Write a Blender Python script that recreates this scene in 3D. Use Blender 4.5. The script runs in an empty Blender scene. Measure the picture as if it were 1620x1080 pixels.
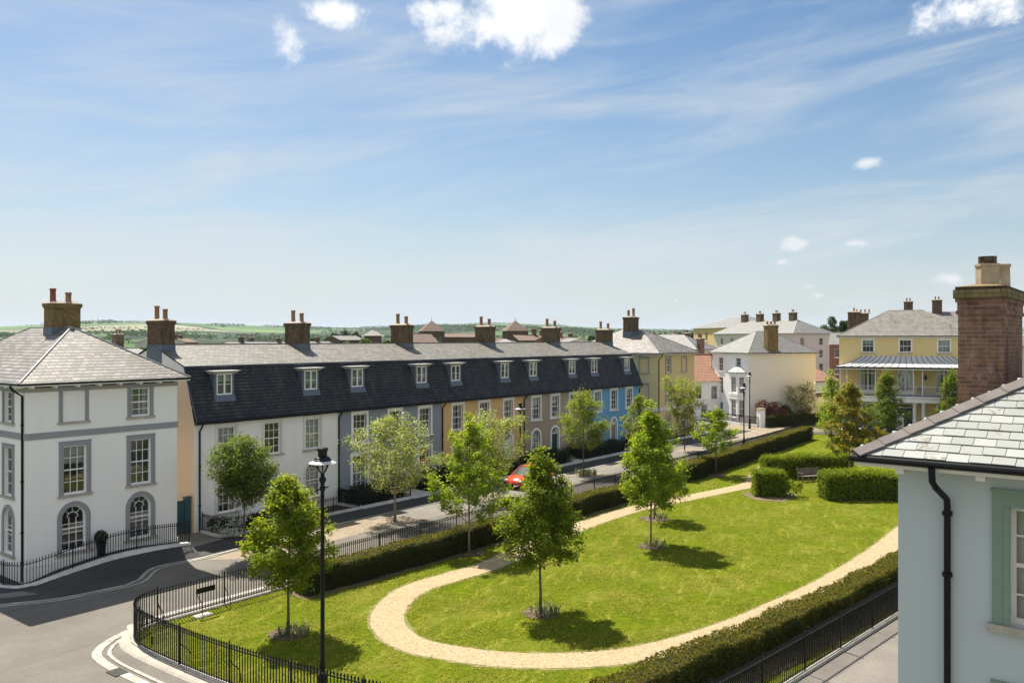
import bpy, bmesh, math, random
import numpy as np
from mathutils import Vector, Matrix
R = math.radians
C = bpy.context.scene.collection
scene = bpy.context.scene

# ------------------------------------------------------------------ camera
# world x runs along the terrace, world y across the street, z up (metres)
FWD = (0.7913, 0.6112); RGT = (0.6114, -0.7915)
CAMZ = 10.5
cam = bpy.data.cameras.new('camera'); cam.lens = 29.33; cam.sensor_width = 36
cam.shift_y = -0.0025; cam.clip_end = 40000; cam.clip_start = 0.1
co = bpy.data.objects.new('camera', cam); C.objects.link(co)
co.location = (0, 0, CAMZ); co.rotation_euler = (R(90), 0, -math.atan2(FWD[0], FWD[1]))
scene.camera = co

# ------------------------------------------------------------------ light
SUN_EL, SUN_DIR = 58.0, (0.30, 0.954)
sun = bpy.data.lights.new('sun', 'SUN'); sun.energy = 5.0; sun.angle = R(0.5); sun.color = (1, 0.93, 0.80)
so = bpy.data.objects.new('sun', sun); C.objects.link(so)
sv = Vector((SUN_DIR[0] * math.cos(R(SUN_EL)), SUN_DIR[1] * math.cos(R(SUN_EL)), math.sin(R(SUN_EL)))).normalized()
so.rotation_euler = sv.to_track_quat('Z', 'Y').to_euler()
scene.view_settings.view_transform = 'Standard'; scene.view_settings.look = 'None'
scene.view_settings.gamma = 1; scene.view_settings.use_curve_mapping = False
scene.view_settings.exposure = 1.0
SKY_STRENGTH = 0.050

# ------------------------------------------------------------------ node helpers
def nd(nt, typ, ins=None, **props):
    n = nt.nodes.new(typ)
    for k, v in props.items(): setattr(n, k, v)
    for k, v in (ins or {}).items():
        s = n.inputs[k]
        if isinstance(v, bpy.types.NodeSocket): nt.links.new(v, s)
        else: s.default_value = v
    return n
def mth(nt, op, a, b=0.0, c=0.0, clamp=False):
    n = nd(nt, 'ShaderNodeMath', {0: a, 1: b, 2: c}, operation=op); n.use_clamp = clamp
    return n.outputs[0]
def mixc(nt, f, a, b, blend='MIX'):
    n = nt.nodes.new('ShaderNodeMix'); n.data_type = 'RGBA'; n.blend_type = blend
    for i, v in ((0, f), (6, a), (7, b)):
        if isinstance(v, bpy.types.NodeSocket): nt.links.new(v, n.inputs[i])
        elif i == 0: n.inputs[0].default_value = v
        else: n.inputs[i].default_value = (*v[:3], 1)
    return n.outputs[2]
def ramp(nt, f, lo, hi, a=0.0, b=1.0):
    n = nd(nt, 'ShaderNodeMapRange', {0: f, 1: lo, 2: hi, 3: a, 4: b}); n.interpolation_type = 'SMOOTHSTEP'
    return n.outputs[0]
def noise(nt, vec, scale, detail=4.0, rough=0.55, dist=0.0):
    return nd(nt, 'ShaderNodeTexNoise', {'Vector': vec, 'Scale': scale, 'Detail': detail, 'Roughness': rough, 'Distortion': dist}).outputs[0]
def vscale(nt, vec, s):
    return nd(nt, 'ShaderNodeVectorMath', {0: vec, 1: s}, operation='MULTIPLY').outputs[0]

# ------------------------------------------------------------------ sky: Nishita, thin cirrus, some cumulus
w = bpy.data.worlds.new('World'); scene.world = w; w.use_nodes = True
nt = w.node_tree; nt.nodes.clear()
sky = nt.nodes.new('ShaderNodeTexSky'); sky.sky_type = 'NISHITA'; sky.sun_disc = False
sky.sun_elevation = R(SUN_EL); sky.sun_rotation = math.atan2(SUN_DIR[0], SUN_DIR[1])
sky.air_density = 1.0; sky.dust_density = 1.0; sky.ozone_density = 1.4
tc = nd(nt, 'ShaderNodeTexCoord').outputs['Generated']
sx = nd(nt, 'ShaderNodeSeparateXYZ', {0: tc})
AZ = mth(nt, 'ARCTAN2', sx.outputs[1], sx.outputs[0]); EL = mth(nt, 'ARCSINE', sx.outputs[2])
AZ0 = math.atan2(FWD[1], FWD[0])
streak = nd(nt, 'ShaderNodeCombineXYZ', {0: mth(nt, 'MULTIPLY', AZ, 1.5), 1: mth(nt, 'MULTIPLY', mth(nt, 'ADD', EL, mth(nt, 'MULTIPLY', AZ, 0.10)), 9.0), 2: 3.7}).outputs[0]
ci = noise(nt, streak, 1.6, 7.0, 0.6, 0.6)
streak2 = nd(nt, 'ShaderNodeCombineXYZ', {0: mth(nt, 'MULTIPLY', AZ, 2.0), 1: mth(nt, 'MULTIPLY', mth(nt, 'ADD', EL, mth(nt, 'MULTIPLY', AZ, 0.22)), 20.0), 2: 9.1}).outputs[0]
ci2 = noise(nt, streak2, 1.3, 8.0, 0.65, 1.0)
cirrus = mth(nt, 'ADD', mth(nt, 'MULTIPLY', ramp(nt, ci, 0.40, 0.72), 0.50), mth(nt, 'MULTIPLY', ramp(nt, ci2, 0.46, 0.82), 0.20))
veil = mth(nt, 'MULTIPLY', mth(nt, 'EXPONENT', mth(nt, 'MULTIPLY', mth(nt, 'MAXIMUM', EL, 0.0), -7.5)), 0.80)
left = ramp(nt, mth(nt, 'SUBTRACT', AZ, AZ0), -0.5, 0.6, 0.0, 0.07)
thin = mth(nt, 'ADD', mth(nt, 'ADD', cirrus, veil), left, clamp=True)
def skydir(px, py):
    k = (px - 810) / 1320
    return AZ0 - math.atan(k), math.atan((536 - py) / 1320 * math.cos(math.atan(k)))
cn = noise(nt, tc, 11.0, 10.0, 0.64, 0.1)
cn2 = noise(nt, tc, 5.0, 3.0, 0.5)
cum = None
for px, py, rx, ry, dens in ((458, 54, 46, 54, .82), (525, 18, 84, 36, .78), (490, 30, 60, 30, .45), (825, 8, 108, 76, 1.25), (880, 58, 60, 44, 1.0), (715, 12, 64, 36, .95), (765, 40, 74, 56, 1.1), (1568, 2, 108, 46, .92),
                             (1370, 258, 36, 14, .5), (1260, 386, 30, 15, .62), (1236, 415, 20, 9, .55), (1350, 385, 50, 12, .4), (1158, 469, 22, 15, .62),
                             (1276, 453, 24, 10, .55), (1296, 467, 22, 10, .6), (1512, 441, 52, 20, .65), (1070, 475, 14, 6, .4), (1600, 430, 40, 20, .5)):
    a, e = skydir(px, py)
    da = mth(nt, 'MULTIPLY', mth(nt, 'SUBTRACT', AZ, a), 1320 / rx); de = mth(nt, 'MULTIPLY', mth(nt, 'SUBTRACT', EL, e), 1320 / ry)
    d = mth(nt, 'SQRT', mth(nt, 'ADD', mth(nt, 'MULTIPLY', da, da), mth(nt, 'MULTIPLY', de, de)))
    m = mth(nt, 'SUBTRACT', dens, mth(nt, 'MULTIPLY', d, 0.85))
    cum = m if cum is None else mth(nt, 'MAXIMUM', cum, m)
cum = mth(nt, 'ADD', cum, mth(nt, 'MULTIPLY', mth(nt, 'SUBTRACT', cn, 0.5), 3.1))
cmask = ramp(nt, cum, 0.18, 0.80)
SKYW = (7.0, 7.25, 7.5)
hs = nd(nt, 'ShaderNodeHueSaturation', {'Hue': 0.497, 'Saturation': 1.30, 'Value': 1.12, 'Fac': 1.0, 'Color': sky.outputs[0]}).outputs[0]
c1 = mixc(nt, thin, hs, (6.9, 7.5, 7.9))
shade = mixc(nt, ramp(nt, cn2, 0.35, 0.7), (8.3, 8.6, 9.0), (11.5, 11.5, 11.5))
c2 = mixc(nt, cmask, c1, shade)
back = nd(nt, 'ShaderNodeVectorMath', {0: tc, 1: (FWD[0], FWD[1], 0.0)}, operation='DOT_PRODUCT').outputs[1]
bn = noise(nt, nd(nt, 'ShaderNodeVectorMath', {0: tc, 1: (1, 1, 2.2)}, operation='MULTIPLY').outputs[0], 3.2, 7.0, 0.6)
bmask = mth(nt, 'MULTIPLY', ramp(nt, back, 0.25, -0.35), ramp(nt, bn, 0.36, 0.55))      # broken cloud bank added out of view behind the camera to brighten shaded facades
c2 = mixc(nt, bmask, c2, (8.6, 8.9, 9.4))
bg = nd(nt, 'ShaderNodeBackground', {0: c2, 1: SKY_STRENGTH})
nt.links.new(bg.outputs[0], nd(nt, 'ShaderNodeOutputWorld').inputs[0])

# ------------------------------------------------------------------ survey: a pixel column and a depth give a place on the plan
def at(px, depth):
    k = (px - 810) / 1320
    return (depth * (FWD[0] + k * RGT[0]), depth * (FWD[1] + k * RGT[1]))
def gd(px, py):
    return at(px, 1320 * CAMZ / (py - 536))

# ------------------------------------------------------------------ materials
def new_mat(name):
    m = bpy.data.materials.new(name); m.use_nodes = True; nt = m.node_tree; nt.nodes.clear()
    out = nd(nt, 'ShaderNodeOutputMaterial')
    return m, nt, out
def principled(nt, out, col, rough=0.8, bump=None, bstr=0.3, bdist=0.01, spec=0.4, metal=0.0):
    p = nd(nt, 'ShaderNodeBsdfPrincipled')
    for key, v in (('Base Color', col), ('Roughness', rough), ('Specular IOR Level', spec), ('Metallic', metal)):
        if isinstance(v, bpy.types.NodeSocket): nt.links.new(v, p.inputs[key])
        elif key == 'Base Color': p.inputs[key].default_value = (*v[:3], 1)
        else: p.inputs[key].default_value = v
    if bump is not None:
        b = nd(nt, 'ShaderNodeBump', {'Height': bump, 'Strength': bstr, 'Distance': bdist}); nt.links.new(b.outputs[0], p.inputs['Normal'])
    nt.links.new(p.outputs[0], out.inputs[0]); return p
def obj_co(nt): return nd(nt, 'ShaderNodeTexCoord').outputs['Object']
def geo_co(nt): return nd(nt, 'ShaderNodeNewGeometry').outputs['Position']
def uv_co(nt): return nd(nt, 'ShaderNodeTexCoord').outputs['UV']
def sc(c, f): return tuple(min(1, x * f) for x in c)
def plaster(name, c, stain=0.12, rough=0.88):
    m, nt, out = new_mat(name); p = geo_co(nt)
    big = noise(nt, p, 0.45, 4); st = noise(nt, vscale(nt, p, (2.2, 2.2, 0.18)), 1.0, 5); fine = noise(nt, p, 45, 3)
    f = mth(nt, 'ADD', mth(nt, 'MULTIPLY', ramp(nt, st, 0.45, 0.8), stain), mth(nt, 'MULTIPLY', ramp(nt, big, 0.35, 0.75), stain * 0.8))
    col = mixc(nt, f, c, sc(c, 0.55))
    principled(nt, out, col, rough, fine, 0.25, 0.004, 0.3); return m
def paint(name, c, rough=0.45, var=0.12, spec=0.5):
    m, nt, out = new_mat(name); p = geo_co(nt)
    col = mixc(nt, mth(nt, 'MULTIPLY', ramp(nt, noise(nt, p, 3.0, 5), 0.4, 0.75), var), c, sc(c, 0.5))
    principled(nt, out, col, rough, noise(nt, p, 60, 2), 0.08, 0.003, spec); return m
def slate(name, c1, c2, gap, lichen, bw=0.32, rh=0.21, lich=0.5, rough=0.55, spec=0.5, streak=True):
    m, nt, out = new_mat(name); uv = uv_co(nt); p = geo_co(nt)
    b = nd(nt, 'ShaderNodeTexBrick', {'Vector': uv, 'Color1': (*c1, 1), 'Color2': (*c2, 1), 'Mortar': (*gap, 1), 'Scale': 1.0, 'Mortar Size': 0.011, 'Mortar Smooth': 0.35, 'Bias': 0.0, 'Brick Width': bw, 'Row Height': rh})
    b.offset = 0.5
    n1 = noise(nt, p, 0.8, 6, 0.65); n2 = noise(nt, vscale(nt, uv, (2.6, 0.5, 1)), 1.0, 5, 0.6)
    f = mth(nt, 'MULTIPLY', mth(nt, 'MULTIPLY', ramp(nt, n1, 0.38, 0.72), ramp(nt, n2, 0.35, 0.7)), lich)
    col = mixc(nt, f, b.outputs[0], lichen)
    sepv = nd(nt, 'ShaderNodeSeparateXYZ', {0: uv}); rowq = mth(nt, 'FRACT', mth(nt, 'DIVIDE', sepv.outputs[1], rh))
    wobl = mth(nt, 'ADD', 0.34, mth(nt, 'MULTIPLY', mth(nt, 'SUBTRACT', noise(nt, p, 2.2, 3), 0.5), 0.5))
    col = mixc(nt, mth(nt, 'MULTIPLY', mth(nt, 'LESS_THAN', rowq, wobl), 0.78), col, gap)
    row = mth(nt, 'FRACT', mth(nt, 'DIVIDE', sepv.outputs[1], rh))
    h = mth(nt, 'ADD', mth(nt, 'MULTIPLY', row, -0.6), mth(nt, 'MULTIPLY', b.outputs[1], -1.0))
    rn = mth(nt, 'ADD', mth(nt, 'MULTIPLY', noise(nt, p, 6, 3), 0.3), rough - 0.15)
    principled(nt, out, col, rn, h, 0.75, 0.018, spec); return m
def brick(name, c1, c2, mortar, bw=0.225, rh=0.075, dirt=0.5, dirtc=(0.03, 0.025, 0.02), bloom=0.0):
    m, nt, out = new_mat(name); uv = uv_co(nt); p = geo_co(nt)
    b = nd(nt, 'ShaderNodeTexBrick', {'Vector': uv, 'Color1': (*c1, 1), 'Color2': (*c2, 1), 'Mortar': (*mortar, 1), 'Scale': 1.0, 'Mortar Size': 0.007, 'Mortar Smooth': 0.2, 'Bias': 0.0, 'Brick Width': bw, 'Row Height': rh})
    st = noise(nt, vscale(nt, p, (3.0, 3.0, 0.7)), 1.0, 6, 0.65)
    col = mixc(nt, mth(nt, 'MULTIPLY', ramp(nt, st, 0.45, 0.72), dirt), b.outputs[0], dirtc)
    cell = nd(nt, 'ShaderNodeTexWhiteNoise', {'Vector': nd(nt, 'ShaderNodeVectorMath', {0: nd(nt, 'ShaderNodeVectorMath', {0: uv, 1: (1 / bw, 1 / rh, 1)}, operation='MULTIPLY').outputs[0]}, operation='FLOOR').outputs[0]}).outputs[0]
    col = mixc(nt, mth(nt, 'MULTIPLY', ramp(nt, cell, 0.80, 0.98), 0.55), col, sc(c1, 0.35))
    if bloom:
        bl = noise(nt, vscale(nt, p, (2.2, 2.2, 1.1)), 1.6, 6, 0.7)
        col = mixc(nt, mth(nt, 'MULTIPLY', ramp(nt, bl, 0.53, 0.72), bloom), col, (0.42, 0.37, 0.34))
    h = mth(nt, 'ADD', mth(nt, 'MULTIPLY', b.outputs[1], -1.0), mth(nt, 'MULTIPLY', noise(nt, p, 30, 4), 0.6))
    principled(nt, out, col, 0.9, h, 0.6, 0.01, 0.2); return m
def leaf(name, c, tr, var=0.5, alt=None, altf=0.0, rough=0.5):
    m, nt, out = new_mat(name)
    rnd = nd(nt, 'ShaderNodeNewGeometry').outputs['Random Per Island']
    r2 = nd(nt, 'ShaderNodeTexWhiteNoise', {'W': mth(nt, 'MULTIPLY', rnd, 917.0)}, noise_dimensions='1D').outputs[0]
    ca = mixc(nt, rnd, sc(c, 1 - var * 0.6), sc(c, 1 + var)); ta = mixc(nt, r2, sc(tr, 1 - var * 0.5), sc(tr, 1 + var * 0.6))
    if alt:
        f = ramp(nt, r2, 1 - altf - 0.05, 1 - altf + 0.05)
        ca = mixc(nt, f, ca, alt); ta = mixc(nt, f, ta, sc(alt, 1.6))
    p = nd(nt, 'ShaderNodeBsdfPrincipled', {'Base Color': ca, 'Roughness': rough, 'Specular IOR Level': 0.06})
    t = nd(nt, 'ShaderNodeBsdfTranslucent', {0: ta})
    mx = nd(nt, 'ShaderNodeMixShader', {0: 0.42, 1: p.outputs[0], 2: t.outputs[0]})
    nt.links.new(mx.outputs[0], out.inputs[0]); return m
def glass(name, tint=(0.75, 0.8, 0.8)):
    m, nt, out = new_mat(name)
    fr = nd(nt, 'ShaderNodeFresnel', {0: 1.55}).outputs[0]
    bmp = nd(nt, 'ShaderNodeBump', {'Height': noise(nt, geo_co(nt), 1.3, 1), 'Strength': 0.12, 'Distance': 0.05})
    g = nd(nt, 'ShaderNodeBsdfGlossy', {0: (0.95, 0.97, 1, 1), 'Roughness': 0.015, 'Normal': bmp.outputs[0]}); t = nd(nt, 'ShaderNodeBsdfTransparent', {0: (*tint, 1)})
    mx = nd(nt, 'ShaderNodeMixShader', {0: mth(nt, 'ADD', mth(nt, 'MULTIPLY', fr, 1.0), 0.07, clamp=True), 1: t.outputs[0], 2: g.outputs[0]})
    nt.links.new(mx.outputs[0], out.inputs[0]); return m
def stone(name, c, scale=3.0, rough=0.85, joint=0.0):
    m, nt, out = new_mat(name); p = geo_co(nt)
    n1 = noise(nt, p, scale, 6, 0.65); n2 = noise(nt, p, scale * 16, 3)
    col = mixc(nt, ramp(nt, n1, 0.35, 0.75, 0, 0.5), c, sc(c, 0.45))
    col = mixc(nt, mth(nt, 'MULTIPLY', ramp(nt, n2, 0.4, 0.7), 0.2), col, sc(c, 1.25))
    h = n2
    if joint:
        b = nd(nt, 'ShaderNodeTexBrick', {'Vector': uv_co(nt), 'Color1': (1, 1, 1, 1), 'Color2': (.8, .8, .8, 1), 'Mortar': (.3, .3, .3, 1), 'Scale': 1.0, 'Mortar Size': 0.012, 'Brick Width': joint, 'Row Height': joint * 0.5})
        col = mixc(nt, 1.0, col, b.outputs[0], 'MULTIPLY')
    principled(nt, out, col, rough, h, 0.3, 0.006, 0.25); return m

M = {}
M['white_wall'] = plaster('white_render', (0.84, 0.81, 0.78))
M['left_wall'] = plaster('pale_render', (0.84, 0.825, 0.79), 0.07)
M['grey_wall'] = plaster('slate_grey_render', (0.25, 0.275, 0.31), 0.10)
M['ochre_wall'] = plaster('ochre_render', (0.62, 0.42, 0.19), 0.12)
M['taupe_wall'] = plaster('taupe_render', (0.36, 0.285, 0.22), 0.10)
M['blue_wall'] = plaster('sky_blue_render', (0.14, 0.33, 0.54), 0.08)
M['bounce_lit_wall'] = plaster('warm_bounce_render', (0.78, 0.585, 0.41), 0.10)  # warm light bounced into the alley is put into this gable colour
M['yellow_wall'] = plaster('yellow_render', (0.66, 0.52, 0.26), 0.10)
M['porch_wall'] = plaster('buttermilk_render', (0.68, 0.52, 0.25), 0.10)
M['cream_wall'] = plaster('cream_render', (0.72, 0.69, 0.62), 0.07)
M['bay_wall'] = plaster('bright_white_render', (0.80, 0.80, 0.80), 0.06)
M['pink_wall'] = plaster('pale_pink_render', (0.62, 0.55, 0.49), 0.10)
M['near_wall'] = plaster('grey_blue_render', (0.47, 0.525, 0.53), 0.06)
M['grey_trim'] = plaster('grey_surround', (0.29, 0.29, 0.305), 0.12)
M['brown_trim'] = plaster('grey_brown_frieze', (0.34, 0.31, 0.28), 0.10)
M['green_trim'] = paint('sage_green_surround', (0.19, 0.265, 0.205), 0.6)
M['white_trim'] = paint('white_paint', (0.80, 0.79, 0.77), 0.4)
M['off_trim'] = paint('offwhite_surround', (0.70, 0.67, 0.62), 0.7)
M['cream_trim'] = paint('cream_joinery', (0.70, 0.66, 0.57), 0.45)
M['sill_stone'] = stone('sill_stone', (0.42, 0.38, 0.32), 4.0)
M['black'] = paint('black_metal', (0.006, 0.0065, 0.007), 0.45, 0.1, 0.22)
M['iron'] = paint('black_iron_railing', (0.008, 0.009, 0.009), 0.5, 0.2, 0.25)
M['lead'] = paint('lead_flashing', (0.10, 0.125, 0.165), 0.55)
M['lead_pale'] = paint('pale_lead', (0.50, 0.50, 0.49), 0.5)
M['slate_pale'] = slate('pale_weathered_slate', (0.27, 0.245, 0.235), (0.115, 0.10, 0.095), (0.035, 0.04, 0.03), (0.10, 0.08, 0.04), 0.36, 0.25, 0.9)
M['slate_terrace'] = slate('terrace_slate', (0.225, 0.205, 0.18), (0.105, 0.095, 0.083), (0.035, 0.042, 0.035), (0.10, 0.085, 0.045), 0.34, 0.25, 0.9)
M['slate_grey'] = slate('grey_slate', (0.22, 0.21, 0.205), (0.15, 0.145, 0.14), (0.06, 0.075, 0.07), (0.10, 0.085, 0.06), 0.4, 0.26, 0.6)
M['slate_worn'] = slate('worn_slate', (0.24, 0.225, 0.20), (0.16, 0.145, 0.125), (0.05, 0.045, 0.04), (0.07, 0.06, 0.04), 0.42, 0.3, 0.95)
M['mansard'] = slate('dark_mansard_slate', (0.042, 0.043, 0.047), (0.017, 0.019, 0.024), (0.006, 0.007, 0.009), (0.085, 0.078, 0.070), 0.28, 0.2, 0.9, 0.65, 0.3)
M['terracotta'] = slate('terracotta_tile', (0.46, 0.265, 0.185), (0.37, 0.20, 0.135), (0.20, 0.09, 0.06), (0.5, 0.38, 0.27), 0.25, 0.3, 0.6, 0.8, 0.2)
M['brown_tile'] = slate('brown_tile', (0.215, 0.155, 0.125), (0.165, 0.12, 0.098), (0.08, 0.05, 0.04), (0.16, 0.12, 0.08), 0.4, 0.35, 0.5, 0.8, 0.2)
M['brick_brown'] = brick('brown_chimney_brick', (0.155, 0.10, 0.055), (0.10, 0.066, 0.040), (0.15, 0.12, 0.085), dirt=0.85)
M['brick_yellow'] = brick('mossy_yellow_brick', (0.27, 0.19, 0.075), (0.19, 0.13, 0.055), (0.12, 0.09, 0.05), dirt=0.7)
M['brick_red'] = brick('weathered_red_brick', (0.265, 0.135, 0.085), (0.155, 0.082, 0.057), (0.27, 0.215, 0.17), dirt=0.8, bloom=0.6)
M['brick_house'] = brick('red_house_brick', (0.28, 0.10, 0.06), (0.22, 0.08, 0.05), (0.3, 0.25, 0.2), dirt=0.2)
M['cap'] = stone('mortar_cap', (0.36, 0.30, 0.24), 6)
M['pot_clay'] = stone('clay_pot', (0.30, 0.175, 0.10), 5)
M['pot_red'] = stone('red_clay_pot', (0.24, 0.085, 0.05), 5)
M['pot_buff'] = stone('buff_pot', (0.44, 0.34, 0.23), 4)
M['lead_mid'] = paint('dull_lead_roll', (0.26, 0.26, 0.26), 0.6)
M['glass'] = glass('window_glass')
M['curtain'] = paint('white_curtain', (0.72, 0.71, 0.70), 0.9, 0.25)
M['room'] = paint('dark_room', (0.07, 0.065, 0.06), 0.95)
M['door_green'] = paint('dark_green_door', (0.012, 0.05, 0.055), 0.3)
M['door_teal'] = paint('teal_gate_paint', (0.02, 0.075, 0.09), 0.45)
M['door_blue'] = paint('blue_grey_door', (0.10, 0.16, 0.22), 0.35)
M['door_taupe'] = paint('taupe_door', (0.24, 0.20, 0.17), 0.35)
M['door_white'] = paint('white_door', (0.6, 0.62, 0.64), 0.35)
M['wood'] = stone('weathered_bench_wood', (0.16, 0.13, 0.105), 8)
M['bark'] = stone('bark', (0.13, 0.10, 0.075), 9)
M['bark_pale'] = stone('pale_bark', (0.26, 0.21, 0.16), 9)
M['kerb'] = stone('kerb_stone', (0.42, 0.395, 0.35), 2.0, joint=0.9)
M['kerb_plain'] = stone('plinth_stone', (0.60, 0.57, 0.52), 2.0)
M['white_plinth'] = stone('white_plinth_stone', (0.72, 0.71, 0.69), 1.5)
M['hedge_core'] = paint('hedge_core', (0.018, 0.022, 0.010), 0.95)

# ------------------------------------------------------------------ mesh helpers
def tag(o, label, cat, group=None, kind=None):
    if label: o['label'] = label
    if cat: o['category'] = cat
    if group: o['group'] = group
    if kind: o['kind'] = kind
    return o
def thing(name, label, cat, loc=(0, 0, 0), rz=0.0, group=None):
    o = bpy.data.objects.new(name, None); C.objects.link(o); o.empty_display_size = 0.3
    o.location = loc; o.rotation_euler = (0, 0, rz)
    return tag(o, label, cat, group)
class MB:
    def __init__(s): s.v = []; s.f = []; s.m = []
    def face(s, pts, m=0):
        i = len(s.v); s.v.extend([tuple(p) for p in pts]); s.f.append(tuple(range(i, i + len(pts)))); s.m.append(m)
    def hexa(s, p, m=0):            # p: 4 bottom corners then 4 top corners
        i = len(s.v); s.v.extend([tuple(q) for q in p])
        for q in ((3, 2, 1, 0), (4, 5, 6, 7), (0, 1, 5, 4), (1, 2, 6, 5), (2, 3, 7, 6), (3, 0, 4, 7)):
            s.f.append(tuple(i + k for k in q)); s.m.append(m)
    def box(s, F, s0, s1, d0, d1, z0, z1, m=0):
        s.hexa([F(s0, d1, z0), F(s1, d1, z0), F(s1, d0, z0), F(s0, d0, z0), F(s0, d1, z1), F(s1, d1, z1), F(s1, d0, z1), F(s0, d0, z1)], m)
    def bx(s, x0, x1, y0, y1, z0, z1, m=0):
        s.hexa([(x0, y0, z0), (x1, y0, z0), (x1, y1, z0), (x0, y1, z0), (x0, y0, z1), (x1, y0, z1), (x1, y1, z1), (x0, y1, z1)], m)
    def tube(s, pts, r, n=8, m=0, caps=True):
        pts = [Vector(p) for p in pts]
        if not isinstance(r, (list, tuple)): r = [r] * len(pts)
        rings = []; up = Vector((0, 0, 1))
        d0 = (pts[1] - pts[0]).normalized()
        a = d0.cross(up if abs(d0.z) < 0.95 else Vector((1, 0, 0))).normalized()
        for i, p in enumerate(pts):
            d = (pts[min(i + 1, len(pts) - 1)] - pts[max(i - 1, 0)]).normalized()
            a = (a - d * a.dot(d)).normalized(); b = d.cross(a)
            i0 = len(s.v)
            for k in range(n):
                t = 2 * math.pi * k / n
                s.v.append(tuple(p + (a * math.cos(t) + b * math.sin(t)) * r[i]))
            rings.append(i0)
        for i in range(len(pts) - 1):
            for k in range(n):
                s.f.append((rings[i] + k, rings[i] + (k + 1) % n, rings[i + 1] + (k + 1) % n, rings[i + 1] + k)); s.m.append(m)
        if caps:
            s.f.append(tuple(rings[0] + k for k in range(n))[::-1]); s.m.append(m); s.f.append(tuple(rings[-1] + k for k in range(n))); s.m.append(m)
    def lathe(s, c, prof, n=16, m=0):
        rings = []
        for r, z in prof:
            i0 = len(s.v)
            for k in range(n):
                t = 2 * math.pi * (k + 0.5) / n; s.v.append((c[0] + r * math.cos(t), c[1] + r * math.sin(t), c[2] + z))
            rings.append(i0)
        for i in range(len(prof) - 1):
            for k in range(n):
                s.f.append((rings[i] + k, rings[i] + (k + 1) % n, rings[i + 1] + (k + 1) % n, rings[i + 1] + k)); s.m.append(m)
        for q in (rings[0], rings[-1]): s.f.append(tuple(q + k for k in range(n))); s.m.append(m)
    def build(s, name, mats, parent=None, smooth=False, loc=None, rz=0.0, label=None):
        me = bpy.data.meshes.new(name); me.from_pydata(s.v, [], s.f)
        if not isinstance(mats, (list, tuple)): mats = [mats]
        for q in mats: me.materials.append(q)
        me.polygons.foreach_set('material_index', s.m)
        if smooth: me.polygons.foreach_set('use_smooth', [True] * len(s.f))
        uv = me.uv_layers.new(name='UVMap'); data = np.zeros((len(me.loops), 2), 'f'); k = 0
        for f in s.f:
            p = [Vector(s.v[i]) for i in f]
            n = Vector((0, 0, 0))
            for i in range(len(p)):
                a, b = p[i], p[(i + 1) % len(p)]
                n += Vector(((a.y - b.y) * (a.z + b.z), (a.z - b.z) * (a.x + b.x), (a.x - b.x) * (a.y + b.y)))
            n.normalize()
            ua = Vector((0, 0, 1)).cross(n)
            ua = Vector((1, 0, 0)) if ua.length < 0.05 else ua.normalized()
            va = n.cross(ua)
            if va.z < 0: va = -va; ua = -ua
            for q in p: data[k] = (q.dot(ua), q.dot(va)); k += 1
        uv.data.foreach_set('uv', data.ravel()); me.update()
        o = bpy.data.objects.new(name, me); C.objects.link(o)
        if parent: o.parent = parent
        if loc: o.location = loc
        o.rotation_euler.z = rz
        if label: o['label'] = label
        return o

def fr(side, W, D):                 # a wall's own axes: s along it (left to right, seen from outside), d outwards, z up
    if side == 'front': return lambda s, d, z: (s, -d, z)
    if side == 'left': return lambda s, d, z: (-d, D - s, z)
    if side == 'right': return lambda s, d, z: (W + d, s, z)
    return lambda s, d, z: (W - s, D + d, z)
def op(s, z, w, h, arch=False, **k): return dict(s=s, z=z, w=w, h=h, arch=arch, **k)
def arcpts(c, z, r, n=12): return [(c - r * math.cos(math.pi * i / n), z + r * math.sin(math.pi * i / n)) for i in range(n + 1)]
def wall(mb, F, L, z0, z1, ops, m=0, rev=0.12, s_start=0.0):
    ss = sorted({s_start, L} | {round(o['s'] + q * o['w'] / 2, 4) for o in ops for q in (-1, 1)})
    zs = sorted({z0, z1} | {round(o['z'], 4) for o in ops} | {round(o['z'] + o['h'], 4) for o in ops})
    for a, b in zip(ss, ss[1:]):
        for c, d in zip(zs, zs[1:]):
            x, z = (a + b) / 2, (c + d) / 2
            if any(abs(x - o['s']) < o['w'] / 2 and o['z'] < z < o['z'] + o['h'] for o in ops): continue
            mb.face([F(a, 0, c), F(b, 0, c), F(b, 0, d), F(a, 0, d)], m)
    for o in ops:
        a, b, c, d = o['s'] - o['w'] / 2, o['s'] + o['w'] / 2, o['z'], o['z'] + o['h']
        if o['arch']:
            r = o['w'] / 2; sp = d - r; ap = arcpts(o['s'], sp, r)
            h = len(ap) // 2
            mb.face([F(a, 0, d)] + [F(x, 0, z) for x, z in ap[h::-1]], m); mb.face([F(b, 0, d)] + [F(x, 0, z) for x, z in ap[h:]], m)
            for p, q in zip(ap, ap[1:]): mb.face([F(p[0], 0, p[1]), F(q[0], 0, q[1]), F(q[0], -rev, q[1]), F(p[0], -rev, p[1])], m)
            d = sp
        else: mb.face([F(a, 0, d), F(b, 0, d), F(b, -rev, d), F(a, -rev, d)], m)
        for x in (a, b): mb.face([F(x, 0, c), F(x, 0, d), F(x, -rev, d), F(x, -rev, c)], m)
        mb.face([F(a, 0, c), F(b, 0, c), F(b, -rev, c), F(a, -rev, c)], m)
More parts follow.
